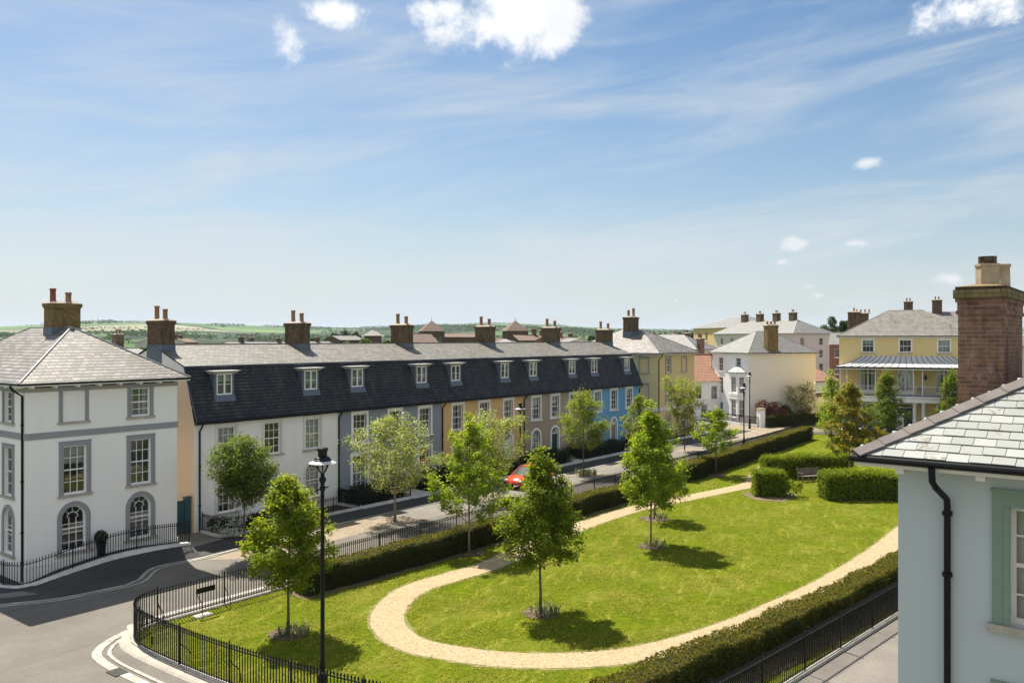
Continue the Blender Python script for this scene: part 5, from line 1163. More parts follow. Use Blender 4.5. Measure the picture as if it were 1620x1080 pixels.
# ------------------------------------------------------------------ hedges
hedge('clipped_hedge', 'long low dark hedge inside the street railing, nearer section', [(21.75, 27.65), (30, 27.2), (40, 27.2), (54.0, 27.2)], 1.0, 1.08, M['h_yew'], 480, 0.085, 1, 0.05, top=M['h_lit_tip'])
hedge('clipped_hedge', 'long low dark hedge inside the street railing, farther section beyond the gap', [(55.9, 27.4), (65, 27.7), (75, 28.2), (88, 28.9)], 1.05, 1.28, M['h_yew'], 330, 0.105, 2, 0.05, top=M['h_lit_tip'])
hedge('clipped_hedge', 'dark brown-tipped hedge along the right-hand railing at the bottom of the picture', [(19.2, 11.75), (21, 11.4), (24, 10.8), (28, 10.05), (33, 9.25), (38, 8.7), (46, 7.7), (58, 6.2)], 1.0, 1.15, M['h_near'], 800, 0.07, 3, 0.05, gap=0.22, top=M['h_lit_tip'])
BH = 'beech hedges round the bench'
hedge('beech_hedge', 'bright green beech hedge block on the left of the bench, by the path', [(54.15, 21.3), (54.6, 20.55), (55.1, 19.7)], 1.5, 1.7, M['h_beech'], 420, 0.13, 4, 0.05, group=BH, rough=0.09)
bush('beech_bush', 'low rounded beech bush at the right end of the left hedge block', 55.2, 19.05, 0.75, 1.2, M['h_beech'], 700, 0.13, 41, 0.05, 'hedge')
hedge('beech_hedge', 'bright green beech hedge running behind the bench', [(61.2, 23.4), (62.6, 22.0), (64.6, 20.3), (66.6, 18.7)], 1.2, 1.6, M['h_beech'], 380, 0.13, 5, 0.05, group=BH, rough=0.09)
hedge('beech_hedge', 'bright green beech hedge block on the right of the bench, against the near house', [(55.7, 17.3), (57.2, 15.4), (59.5, 12.0)], 1.6, 1.72, M['h_beech'], 440, 0.12, 6, 0.05, group=BH, rough=0.09)
tag(poly('mulch_bed', [gd(1172, 782), gd(1195, 792), gd(1240, 795), gd(1262, 786), gd(1255, 780), gd(1200, 778)], 0.066, M['mulch'], kind='stuff'), 'strip of bark mulch under the left beech hedge block', 'mulch bed')
tag(poly('mulch_bed', [(19, 10.9), (24, 9.7), (28, 8.95), (38, 7.6), (46, 6.6), (46, 8.4), (38, 9.6), (28, 11.1), (24, 12.0), (19, 13.2)], 0.064, M['mulch'], kind='stuff'), 'long strip of bark mulch under the hedge by the right-hand railing', 'mulch bed')
tag(poly('mulch_bed', [(21.4, 26.9), (30, 26.5), (40, 26.5), (54.4, 26.5), (54.4, 27.8), (40, 27.8), (30, 27.8), (21.4, 28.3)], 0.064, M['mulch'], kind='stuff'), 'long strip of bark mulch under the street hedge', 'mulch bed')

# front gardens of the terrace
FG = 'front gardens of the terrace'
railing('black railing on a pale plinth round the flower bed of the white end house', [(25.5, 40.9), (25.5, 39.15), (26.1, 38.95), (29.2, 38.95)], h=1.1, plinth='white_plinth', pw=0.25, ph=0.16, post_every=2.2, sharp=True)
railing('black railing on a pale plinth between the white and grey houses', [(30.9, 38.95), (35.0, 38.9), (35.0, 40.9)], h=1.1, plinth='white_plinth', pw=0.25, ph=0.16, post_every=2.2, sharp=True)
railing('black railing with a white plinth before the slate-grey house', [(35.15, 40.9), (35.15, 38.8), (38.9, 38.75), (39.3, 38.75), (39.3, 40.8)], h=1.1, plinth='white_plinth', pw=0.25, ph=0.2, post_every=2.2, sharp=True)
railing('black railing with a white plinth before the left half of the ochre house', [(41.2, 40.8), (41.2, 38.7), (51.6, 38.7), (51.6, 40.8)], h=1.1, plinth='white_plinth', pw=0.25, ph=0.2, post_every=2.6, sharp=True)
railing('black railing with a white plinth before the taupe house', [(53.6, 40.8), (53.6, 38.7), (58.2, 38.7), (58.2, 40.8)], h=1.1, plinth='white_plinth', pw=0.25, ph=0.2, post_every=2.6, sharp=True)
railing('black railing with a white plinth before the taupe and blue houses', [(60.1, 40.8), (60.1, 38.65), (67.9, 38.6), (67.9, 40.8)], h=1.1, plinth='white_plinth', pw=0.25, ph=0.2, post_every=2.6, sharp=True)
railing('black railing with a white plinth at the right end of the blue house', [(70, 40.8), (70, 38.6), (74, 38.6), (74, 40.8)], h=1.1, plinth='white_plinth', pw=0.25, ph=0.2, post_every=2.6, sharp=True)
railing('black railing in front of the yellow corner house', [(77.2, 44), (77.2, 39.4), (86.8, 39.4)], h=1.1, plinth='white_plinth', pw=0.25, ph=0.2, post_every=2.6, sharp=True)
for k, (x0, x1, lab) in enumerate(((35.5, 39.0, 'dark clipped shrubs before the slate-grey house'), (41.5, 47.8, 'dark shrub row before the ochre house, left part'), (48.6, 51.3, 'dark shrub row before the ochre house, right part'), (53.9, 58.0, 'dark shrubs before the arched window of the taupe house'), (60.4, 64.0, 'dark shrubs before the right end of the taupe house'), (64.6, 67.6, 'dark shrubs before the left window of the blue house'), (70.3, 73.8, 'dark shrubs before the right window of the blue house'))):
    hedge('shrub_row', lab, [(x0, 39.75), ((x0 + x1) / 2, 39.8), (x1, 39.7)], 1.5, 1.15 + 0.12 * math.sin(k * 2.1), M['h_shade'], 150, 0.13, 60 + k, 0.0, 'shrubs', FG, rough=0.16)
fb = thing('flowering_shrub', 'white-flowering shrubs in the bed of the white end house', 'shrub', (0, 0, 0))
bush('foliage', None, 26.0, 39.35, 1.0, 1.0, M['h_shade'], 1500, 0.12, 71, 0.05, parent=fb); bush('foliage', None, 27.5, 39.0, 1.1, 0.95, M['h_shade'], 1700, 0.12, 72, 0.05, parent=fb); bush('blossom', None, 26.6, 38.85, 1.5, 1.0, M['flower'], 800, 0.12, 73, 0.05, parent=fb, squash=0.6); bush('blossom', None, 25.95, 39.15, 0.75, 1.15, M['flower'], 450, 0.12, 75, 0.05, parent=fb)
bush('flowering_shrub', 'small shrub with white flowers before the green door of the taupe house', 58.6, 38.95, 0.6, 0.7, M['l_blossom'], 300, 0.10, 74, 0.05)
poly('garden_soil', [(25.6, 40.99), (25.6, 38.9), (74, 38.5), (74, 40.99)], 0.045, M['soil'])
for k, (x, w_) in enumerate(((30.05, 1.5), (40.25, 1.7), (52.6, 1.7), (59.15, 1.7), (68.95, 1.8))): poly('doorstep_path', [(x - w_ / 2, 40.9), (x - w_ / 2, 38.55), (x + w_ / 2, 38.55), (x + w_ / 2, 40.9)], 0.07, M['kerb_plain'], skirt=0.05)
poly('doorstep_path', [(22.6, 41.2), (22.7, 38.2), (25.3, 38.6), (25.3, 41.2)], 0.06, M['concrete'], skirt=0.06)
# clipped ball in a pot
x, y, _ = gz(177, 884, 0.66); y = 37.95
pl = thing('potted_topiary', 'clipped ball bush in a tall dark planter behind the railing of the pale house', 'plant pot', (x, y, 0.68))
b = MB(); b.lathe((0, 0, 0), [(0.14, 0), (0.16, 0.02), (0.22, 0.52), (0.25, 0.54), (0.25, 0.6), (0.2, 0.6), (0.18, 0.55)], 4); b.build('planter', M['black'], pl)
rng = np.random.default_rng(5); d = rng.normal(size=(900, 3)); d /= np.linalg.norm(d, axis=1, keepdims=True); quads_mesh('clipped_ball', d * rng.uniform(0.22, 0.29, (900, 1)) + np.array([0, 0, 0.84]), d + rng.normal(size=d.shape) * 0.5, 0.07, M['h_shade'], pl, 5)

# garden of the white bay house
def wpt(s, d): c, q = math.cos(RZ1), math.sin(RZ1); return (99.4 + c * s - q * (-d), 39.8 + q * s + c * (-d))
hedge('clipped_hedge', 'low dark clipped hedge edging the garden below the blank cream wall', [wpt(-0.4, 3.9), wpt(4, 3.8), wpt(10.2, 3.3)], 1.0, 1.25, M['h_yew'], 160, 0.15, 7, 0.02)
bush('photinia', 'reddish photinia shrub at the corner of the white bay house', *wpt(1.3, 1.9), 2.0, 3.1, M['l_red'], 3000, 0.17, 81)
bush('garden_shrub', 'dark round shrub below the blank cream wall, beside the reddish shrub', *wpt(4.2, 1.5), 1.9, 3.0, M['h_shade'], 2600, 0.17, 82)
tree('blossom_tree', 'small cream-blossomed tree against the blank cream wall', 'tree', *wpt(6.5, 1.9), 5.0, 4.6, 0.9, 5200, M['l_blossom'], 83, 0.17, 'vase', limbs=18, spread=0.25)
bush('garden_shrub', 'light leafy shrub just behind the low clipped hedge', *wpt(3.6, 2.8), 1.2, 1.9, M['h_beech'], 700, 0.15, 84)
bush('garden_shrub', 'pale mixed shrubs before the curved white wall', *wpt(8.8, 2.2), 2.3, 2.1, M['l_pale'], 2400, 0.16, 85, squash=0.6)
wl_ = thing('garden_wall', 'white garden wall with a swept curve beside the blank cream wall', 'wall', (*wpt(5.9, 0.6), 0), RZ1)
b = MB(); tops = [(0, 1.5), (0.6, 1.55), (1.0, 1.75), (1.3, 2.2), (1.5, 2.7), (1.8, 2.95), (2.2, 3.0), (9.0, 3.0)]
for (a, za), (c, zc) in zip(tops, tops[1:]): b.hexa([(a, 0, 0), (c, 0, 0), (c, .25, 0), (a, .25, 0), (a, 0, za), (c, 0, zc), (c, .25, zc), (a, .25, za)])
b.build('wall_face', M['bay_wall'], wl_); b = MB()
for (a, za), (c, zc) in zip(tops, tops[1:]): b.hexa([(a, -.05, za + .003), (c, -.05, zc + .003), (c, .3, zc + .003), (a, .3, za + .003), (a, -.05, za + .1), (c, -.05, zc + .1), (c, .3, zc + .1), (a, .3, za + .1)])
b.build('coping', M['white_trim'], wl_)
pr = thing('gate_pier', 'white square gate pier left of the low clipped hedge at the white bay house', 'pier', (*wpt(-1.0, 3.7), 0), RZ1)
b = MB(); b.bx(-.35, .35, -.35, .35, 0, 2.1); b.build('shaft', M['bay_wall'], pr); b = MB(); b.bx(-.42, .42, -.42, .42, 2.1, 2.25); b.build('cap', M['pot_buff'], pr)
railing('grey-black railing in front of the bay of the white house', [wpt(-1.4, 3.7), wpt(-1.9, 1.0), wpt(-2.0, -4), wpt(-2.0, -8.5)], h=1.3, plinth='white_plinth', pw=0.3, ph=0.3, post_every=3, sharp=True)
# balcony house forecourt
def ppt(s, d): c, q = math.cos(RZ2), math.sin(RZ2); return (px0[0] + c * s + q * d, px0[1] + q * s - c * d)
railing('black railing in front of the balcony house', [ppt(3.5, 6.0), ppt(15, 6.0)], h=1.2, plinth='white_plinth', pw=0.3, ph=0.15, post_every=3, sharp=True)
pr = thing('gate_pier', 'white square gate pier by the dark blue door of the balcony house', 'pier', (*ppt(6.4, 5.0), 0), RZ2)
b = MB(); b.bx(-.45, .45, -.4, .4, 0, 2.2); b.build('shaft', M['bay_wall'], pr); b = MB(); b.bx(-.53, .53, -.48, .48, 2.2, 2.36); b.build('cap', M['pot_buff'], pr)
tb = thing('balcony_table', 'small dark blue table on the balcony of the buttermilk house', 'table', (*ppt(9.4, 1.1), 4.2), RZ2)
b = MB(); b.bx(-.6, .6, -.35, .35, .70, .74); b.build('table_top', M['lead'], tb); b = MB()
for sx_ in (-.5, .5):
    for sy_ in (-.28, .28): b.bx(sx_ - .025, sx_ + .025, sy_ - .025, sy_ + .025, 0, .70)
b.build('legs', M['lead'], tb)
for sx_ in (-.95, .95):
    b = MB()
    b.bx(sx_ - .22, sx_ + .22, -.2, .2, .42, .46); b.bx(sx_ - .22, sx_ + .22, .18, .22, .46, .95)
    for a in (-.2, .2):
        for c in (-.18, .18): b.bx(sx_ + a - .015, sx_ + a + .015, c - .015, c + .015, 0, .42)
    tag(b.build('folding_chair', M['lead']), 'dark blue folding chair on the balcony, left of the table' if sx_ < 0 else 'dark blue folding chair on the balcony, right of the table', 'chair').matrix_world = Matrix.Translation(tb.location) @ Matrix.Rotation(RZ2, 4, 'Z')

# ------------------------------------------------------------------ lamp posts
def lamp(label, x, y, T, rz=0.0):
    L = thing('street_lamp', label, 'street lamp', (x, y, 0), rz, 'black street lamps')
    b = MB(); b.lathe((0, 0, 0), [(0.16, 0), (0.16, 0.08), (0.13, 0.12), (0.125, 0.95), (0.15, 0.98), (0.15, 1.03), (0.10, 1.08), (0.075, 1.2), (0.085, 1.3), (0.085, 1.34), (0.065, 1.4), (0.06, 2.2), (0.052, T - 1.22), (0.08, T - 1.2), (0.08, T - 1.1), (0.055, T - 1.06), (0.06, T - 1.0), (0.098, T - 0.93), (0.10, T - 0.88), (0.06, T - 0.82), (0.05, T - 0.72)], 14); b.build('pole', M['black'], L, True)
    b = MB(); b.tube([(-0.26, 0.0, T - 1.15), (0.26, 0.0, T - 1.15)], 0.02, 8)
    for s in (-1, 1): b.lathe((s * 0.27, 0, T - 1.15), [(0, -.035), (.035, -.015), (.035, .015), (0, .035)], 8)
    b.build('ladder_bar', M['black'], L)
    b = MB()
    for k in range(4):
        a = k * math.pi / 2 + 0.6; c, s = math.cos(a), math.sin(a)
        b.tube([(0.03 * c, 0.03 * s, T - 0.74), (0.09 * c, 0.09 * s, T - 0.66), (0.15 * c, 0.15 * s, T - 0.54), (0.165 * c, 0.165 * s, T - 0.42)], 0.016, 6)
    b.build('lantern_arms', M['black'], L)
    b = MB(); b.lathe((0, 0, 0), [(0.05, T - 0.70), (0.12, T - 0.60), (0.145, T - 0.5), (0.15, T - 0.43)], 14); b.build('lantern_glass', M['glass'], L, True)
    b = MB(); b.lathe((0, 0, 0), [(0.385, T - 0.435), (0.38, T - 0.425), (0.24, T - 0.37), (0.2, T - 0.36)], 24); b.build('reflector', M['lead_pale'], L, True)
    b = MB(); b.lathe((0, 0, 0), [(0.25, T - 0.375), (0.25, T - 0.34), (0.22, T - 0.32), (0.21, T - 0.28), (0.15, T - 0.25), (0.13, T - 0.24), (0.13, T - 0.10), (0.155, T - 0.09), (0.155, T - 0.02), (0.13, T)], 18); b.build('lantern_hood', M['black'], L)
    return L
lamp('tall black lamp post in the near left of the garden, just inside the railing', 15.32, 18.57, 7.45, 0.35)
lamp('black lamp post in front of the ochre and taupe houses', 48.36, 36.6, 5.85, 0.2)
lamp('black lamp post behind the far hedge, left of its twin at the white bay house', 74.43, 30.29, 6.4, 0.2)
lamp('black lamp post at the corner of the low hedge of the white bay house', 94.23, 37.65, 6.6, 0.2)

# ------------------------------------------------------------------ bench
bn = thing('park_bench', 'weathered wooden park bench in the nook of the beech hedges', 'bench', (61.9, 20.05, 0.05), math.atan2(-1.27, 2.0))
b = MB()
for k in range(5): b.bx(-1.0, 1.0, -0.28 + k * 0.105, -0.19 + k * 0.105, 0.42, 0.45)
b.build('seat', M['wood'], bn); b = MB()
for k in range(4): b.hexa([(-1.0, .24 + k * .035, .52 + k * .11), (1.0, .24 + k * .035, .52 + k * .11), (1.0, .265 + k * .035, .52 + k * .11), (-1.0, .265 + k * .035, .52 + k * .11), (-1.0, .265 + k * .035, .60 + k * .11), (1.0, .265 + k * .035, .60 + k * .11), (1.0, .29 + k * .035, .60 + k * .11), (-1.0, .29 + k * .035, .60 + k * .11)])
b.build('backrest', M['wood'], bn)
for s in (-1, 0, 1):
    b = MB(); b.bx(s * .95 - .035, s * .95 + .035, -.27, -.2, 0, .42); b.hexa([(s * .95 - .035, .2, 0), (s * .95 + .035, .2, 0), (s * .95 + .035, .27, 0), (s * .95 - .035, .27, 0), (s * .95 - .035, .38, .98), (s * .95 + .035, .38, .98), (s * .95 + .035, .43, .98), (s * .95 - .035, .43, .98)]); b.build('leg', M['wood'], bn)
for s in (-1, 1):
    b = MB(); b.bx(s * .95 - .04, s * .95 + .04, -.3, .3, .64, .68); b.bx(s * .95 - .03, s * .95 + .03, -.27, -.21, .45, .64); b.build('armrest', M['wood'], bn)

# ------------------------------------------------------------------ cars
def car(label, x, y, rz, paintc, L=4.0):
    r = thing('parked_car', label, 'car', (x, y, 0), rz); pm = paint('car_paint', paintc, 0.22, 0.03, 0.6); h = L / 2
    st = [(-h, .52, .50, .74), (-h + .12, .38, .72, .82), (-h + .7, .26, .83, .90), (-h + 1.0, .24, .85, .96), (-.2, .22, .86, .98), (h - 1.2, .22, .86, .95), (h - .9, .25, .85, .90), (h - .35, .30, .80, .76), (h - .08, .38, .70, .62), (h, .48, .5, .56)]
    b = MB(); ring = []
    for sx_, zb, hw, zt in st:
        i0 = len(b.v); zm = (zb + zt) / 2
        b.v += [(sx_, -hw * .9, zb), (sx_, -hw, zm - .05), (sx_, -hw * .985, zt - .1), (sx_, -hw * .88, zt), (sx_, hw * .88, zt), (sx_, hw * .985, zt - .1), (sx_, hw, zm - .05), (sx_, hw * .9, zb)]; ring.append(i0)
    for a, c in zip(ring, ring[1:]):
        for k in range(8): b.f.append((a + k, a + (k + 1) % 8, c + (k + 1) % 8, c + k)); b.m.append(0)
    b.f.append(tuple(ring[0] + k for k in range(8))); b.m.append(0); b.f.append(tuple(ring[-1] + k for k in range(8))); b.m.append(0); b.build('body', pm, r, True)
    g = MB(); A = [(-h + .25, .76, .86), (-h + .75, .60, 1.42), (.15, .60, 1.46), (h - 1.0, .74, .93)]
    lo_ = [(-h + .2, -.76, .86), (h - .95, -.76, .90), (h - .95, .76, .90), (-h + .2, .76, .86)]; hi_ = [(-h + .7, -.58, 1.42), (.2, -.58, 1.44), (.2, .58, 1.44), (-h + .7, .58, 1.42)]
    g.hexa(lo_ + hi_); cb = g.build('windows', paint('car_glass', (0.02, 0.025, 0.03), 0.08, 0.0, 0.8), r)
    g = MB(); g.hexa([(-h + .62, -.6, 1.425), (.26, -.6, 1.445), (.26, .6, 1.445), (-h + .62, .6, 1.425), (-h + .8, -.5, 1.50), (.05, -.5, 1.51), (.05, .5, 1.51), (-h + .8, .5, 1.50)])
    for s in (-1, 1):
        for (xa, za, ya), (xb, zb, yb) in (((-h + .2, .86, .77), (-h + .68, 1.43, .59)), ((h - .95, .91, .77), (.22, 1.45, .59)), ((-.35, .93, .775), (-.4, 1.44, .595))): g.tube([(xa, s * ya, za), (xb, s * yb, zb)], .035, 6)
    g.build('roof', pm, r)
    for sx_ in (-h + .72, h - .78):
        for s in (-1, 1):
            tw = MB()
            def ringz(rad, y0): return [(sx_ + rad * math.cos(2 * math.pi * k / 20), y0, .31 + rad * math.sin(2 * math.pi * k / 20)) for k in range(20)]
            y0, y1 = s * .64, s * .85; a, c = ringz(.31, y0), ringz(.31, y1)
            for k in range(20): tw.face([a[k], a[(k + 1) % 20], c[(k + 1) % 20], c[k]])
            tw.face(a); tw.face(c); t = tw.build('wheel', M['black'], r); rm_ = MB()
            for k in range(10):
                t0 = 2 * math.pi * k / 10; rm_.tube([(sx_, y1 + s * .006, .31), (sx_ + .2 * math.cos(t0), y1 + s * .006, .31 + .2 * math.sin(t0))], .018, 4)
            q = ringz(.215, y1 + s * .004); q2 = ringz(.185, y1 + s * .004)
            for k in range(20): rm_.face([q[k], q[(k + 1) % 20], q2[(k + 1) % 20], q2[k]])
            rm_.build('rim', M['lead_pale'], t)
    for s in (-1, 1):
        for xx, nm, mt in ((h - .10, 'headlight', 'glass'), (-h + .02, 'tail_light', 'pot_red')):
            l = MB(); l.bx(xx - .08, xx + .09, s * .62 - .13, s * .62 + .13, .58 if nm == 'headlight' else .6, .70); l.build(nm, M['white_trim'] if nm == 'headlight' else M['pot_red'], r)
        mr_ = MB(); mr_.bx(.55, .68, s * .80 - .0, s * .98, .92, 1.05) if s > 0 else mr_.bx(.55, .68, -.98, -.80, .92, 1.05); mr_.build('wing_mirror', pm, r)
    return r
car('orange-red hatchback parked at the kerb, half hidden behind the dark green lawn tree', 47.9, 35.4, math.pi, (0.50, 0.06, 0.02), 4.1)
cx_, cy_ = at(1385, 90.5); car('dark blue car parked in front of the balcony house', cx_, cy_, RZ2 + math.pi, (0.02, 0.05, 0.12), 4.3)
cx_, cy_ = at(1362, 95.0); car('blue car half hidden behind the conical tree, left of the dark blue car', cx_, cy_, RZ2, (0.03, 0.09, 0.22), 4.2)

# ------------------------------------------------------------------ houses farther back
def back_house(label, px, depth, rz, W, D, ze, pitch, wallm, roofm, chims=(), wins=(), lwins=(), gable=False, name='house', pots=2, group=None, corner=(0, 0), ov=0.35, zb=0.0, bm='brick_brown', pm='pot_clay'):
    x, y = at(px, depth); c, s = math.cos(rz), math.sin(rz); x -= c * corner[0] - s * corner[1]; y -= s * corner[0] + c * corner[1]
    h = thing(name, label, 'house', (x, y, zb), rz, group); ze -= zb
    mb = MB()
    for side, L, ops in (('front', W, wins), ('left', D, lwins), ('right', D, ()), ('back', W, ())): wall(mb, fr(side, W, D), L, 0, ze - (0.1 if not gable else 0.0), list(ops))
    if gable:
        zr = ze + (D / 2) * pitch
        mb.face([(0, 0, ze), (0, D, ze), (0, D / 2, zr)]); mb.face([(W, 0, ze), (W, D, ze), (W, D / 2, zr)])
    mb.build('wall', M[wallm], h)
    for side, ops in (('front', wins), ('left', lwins)):
        for o in ops: window(h, fr(side, W, D), o, 'white_trim', None, cols=2, rows=2, rec=0.1, rail=False, sill='white_trim')
    if gable:
        r = MB(); o_ = 0.3; zr = ze + (D / 2) * pitch
        r.face([(-.15, -o_, ze - o_ * pitch + .05), (W + .15, -o_, ze - o_ * pitch + .05), (W + .15, D / 2, zr + .05), (-.15, D / 2, zr + .05)]); r.face([(-.15, D + o_, ze - o_ * pitch + .05), (W + .15, D + o_, ze - o_ * pitch + .05), (W + .15, D / 2, zr + .05), (-.15, D / 2, zr + .05)])
        rf = r.build('roof', M[roofm], h); t = MB(); t.tube([(-.15, D / 2, zr + .06), (W + .15, D / 2, zr + .06)], 0.1, 6); t.build('ridge_tiles', M[roofm], rf)
    else: hiproof(h, W, D, ov, ze, pitch, roofm, 'lead_pale', True, ())
    for (cx, cy, w_, d_, z0, z1) in chims:
        chimney(h, cx - w_ / 2, cx + w_ / 2, cy - d_ / 2, cy + d_ / 2, z0 - zb, z1 - zb, [(cx + (i - (pots - 1) / 2) * w_ * 0.36, cy, 0.6, 0.13) for i in range(pots)], bm, None, pm)
    return h
g4 = [op(s, z, 0.95, hh) for s in (2.2, 6.9) for z, hh in ((3.6, 1.9), (6.6, 1.7), (9.2, 1.5))]
gl = [op(s, z, 0.95, hh) for s in (3, 7, 11.5, 16, 20.5, 25) for z, hh in ((6.3, 1.7), (9.2, 1.5))]
back_house('long pale pink house with four chimneys in a row on its slate ridge', 1255, 168, RZ1, 9.7, 28, 11.65, 0.55, 'pink_wall', 'slate_grey', [(4.85, q, 1.0, 1.5, 12.6, 16.1) for q in (6.2, 11.6, 17.4, 23.0)], g4, gl)
back_house('ochre-walled building with a broad slate roof behind the four-chimney house', 1150, 215, RZ1 - 0.15, 16, 26, 13.4, 0.36, 'ochre_wall', 'slate_grey', [], [op(s, 10.2, 1.2, 2.3, True) for s in (3, 8, 13)], [op(s, 10.0, 1.4, 2.5, True) for s in (3.5, 8.5, 14, 19, 23)], corner=(0, 5))
back_house('grey house with a dark hipped slate roof between the yellow and the white houses', 1100, 128, 0.0, 8.0, 13, 8.9, 0.52, 'pink_wall', 'slate_grey', [(1.2, -0.3, 1.3, 0.7, 6.0, 10.6), ], [], [], bm='brick_red', pm='pot_red')
for px, d, z1, lab in ((1057, 140, 11.0, 'brown house behind the yellow hip roof, first small chimney from the left'), (1074, 146, 11.1, 'brown house behind the yellow hip roof, second small chimney from the left'), (1089, 150, 11.3, 'brown house behind the yellow hip roof, third small chimney from the left'), (1107, 154, 11.6, 'brown house behind the yellow hip roof, fourth small chimney, below the ochre building')):
    back_house(lab, px, d, 0.1, 4.5, 8, 7.6, 0.5, 'pink_wall', 'slate_pale', [(2.2, 2.5, 1.6, 0.9, 8.0, z1)], gable=True, group=None, corner=(2.2, 0))
back_house('cottage with an orange pantile roof and white wall beside the white bay house', 1094, 108, RZ1 - 0.12, 9, 7.5, 5.2, 0.85, 'bay_wall', 'terracotta', [], [op(1.0, 2.7, 0.9, 1.7), op(3.2, 2.6, 0.9, 1.8), op(1.8, 0.2, 0.9, 1.8)], gable=True)
back_house('small white outbuilding with a red-brown tiled hip roof right of the cream wall', 1285, 120, RZ1 + 0.2, 5.5, 5, 4.4, 0.75, 'bay_wall', 'terracotta', [], [op(2.6, 2.8, 0.5, 0.6)], [])
bw = thing('boundary_wall', 'brown stone boundary wall below the small outbuilding', 'wall', (*at(1285, 114), 0), RZ1 + 0.35); b = MB(); b.bx(0, 7, 0, .4, 0, 3.0); b.build('wall_face', M['brick_brown'], bw); b = MB(); b.bx(-.05, 7.05, -.06, .46, 3.0, 3.12); b.build('coping', M['cap'], bw)
back_house('red brick house in the gap left of the balcony house', 1312, 150, RZ2, 8, 8, 9.6, 0.5, 'brick_house', 'slate_grey', [], [op(s, z, 1.0, 1.5) for s in (1.4, 3.4) for z in (4.2, 7.2)], [], gable=True)
back_house('house behind the balcony house with a tall brown chimney and orange pot', 1345, 125, RZ2 + 0.1, 9, 9, 10.6, 0.62, 'pink_wall', 'slate_pale', [(0.6, 1.6, 1.7, 1.0, 9.8, 14.6)], pm='pot_clay', pots=1)
back_house('house behind the balcony house, grey roof with a cluster of small chimneys', 1350, 138, RZ2 + 0.05, 10, 9, 11.4, 0.58, 'pink_wall', 'slate_pale', [(1.5, 4.5, 1.8, 0.8, 11.5, 14.9), ], pots=4)
back_house('long pale slate roof behind the ridge of the balcony house, with two brick stacks', 1412, 150, RZ2, 16, 10, 12.6, 0.52, 'pink_wall', 'slate_pale', [(2.6, 5.0, 1.5, 1.0, 13.0, 17.4), (7.3, 5.0, 1.6, 1.0, 13.5, 17.6)], pm='pot_red')
back_house('slate-roofed house behind the big near chimney at the right edge', 1590, 120, RZ2, 14, 9, 9.5, 0.5, 'pink_wall', 'slate_grey', [])

# the town behind the terrace roofs, seen between its chimneys
SP = 'slate_pale'
def stub(label, px, depth, ytop, ye, W, D, rz, wallm='pink_wall', roofm='slate_pale', ch=(), gable=True, **k):
    zr = CAMZ - (ytop - 536) * depth / 1320; ze = CAMZ - (ye - 536) * depth / 1320
    zr = max(zr, 3.2); ze = min(ze, zr - 0.8); span = D if gable else min(W, D)
    return back_house(label, px, depth, rz, W, D, ze, (zr - ze) / (span / 2), wallm, roofm, [(c[0], D / 2, 1.2, 0.8, ze, zr + c[1]) for c in ch], gable=gable, corner=(W / 2, 0), **k)
stub('grey slate gabled house right of the first terrace chimney', 291, 170, 529, 541, 7, 9, 1.1, ch=((5.6, 1.3),))
stub('red brick chimneyed house peeping over the hip of the tall pale house', 216, 110, 552, 562, 6, 7, 0.2, 'brick_house', 'slate_grey', ch=((3, 2.0),), bm='brick_red')
stub('white roofed low house between the first and second terrace chimneys, with a dark stack', 402, 210, 541, 548, 12, 8, 0.0, ch=((5.0, 1.4),))
stub('pale low roof left of the second terrace chimney', 436, 230, 541, 549, 14, 8, 0.0, ch=((2, 1.3), (11, 1.1)))
stub('pale low roof right of the second terrace chimney, under the trees', 505, 225, 540, 548, 13, 8, 0.0, ch=((3, 1.2), (9, 1.2)))
stub('long pale barn roof left of the small pyramid-roofed tower', 557, 240, 531, 537.5, 9, 7, 0.0, 'brick_brown', 'slate_pale')
stub('brown roofed wing left of the first large pyramid tower', 672, 246, 528, 541, 9, 9, -0.3, 'brick_brown', 'brown_tile')
stub('long dark building with a brown roof and a dormer between the two pyramid towers', 728, 262, 527.5, 533, 17, 10, -0.62, 'brick_brown', 'brown_tile')
stub('pale hip roof in front of the second pyramid tower', 821, 200, 537, 545, 7, 7, 0.3, roofm='slate_pale', gable=False)
stub('brown roofed range right of the second pyramid tower, with twin stacks', 848, 245, 530, 538, 11, 9, -0.5, 'brick_brown', 'brown_tile', ch=((7, 2.0), (9.5, 1.5)), bm='brick_brown')
stub('brown house left of the second pyramid tower with a slim stack', 788, 235, 535, 541, 6, 8, -0.5, 'brick_brown', 'brown_tile', ch=((2.5, 2.3),))
stub('brick house right of the fifth terrace chimney with a terracotta stack', 893, 220, 533, 540, 8, 9, -0.4, 'brick_house', 'brown_tile', ch=((2.0, 1.5), (5.5, 1.3)), bm='brick_red')
stub('grey roofed house between the fifth and sixth terrace chimneys', 925, 230, 533, 541, 10, 8, 0.5, roofm='slate_grey', ch=((3, 1.0), (8, 1.2)))
stub('pale gabled roof just left of the sixth terrace chimney', 941, 160, 535, 545, 7, 8, 0.9, roofm='slate_pale')
stub('small brown roof far left beyond the tall pale house', 300, 300, 535, 541, 10, 9, 0.4, 'brick_house', 'brown_tile', ch=((3, 1.5), (6, 1.2)))
stub('far brown rooftop left of the small chimneys beyond the yellow house', 1040, 260, 531, 536, 26, 10, 0.0, 'pink_wall', 'brown_tile', ch=((20, 1.0), (24, 0.9)))
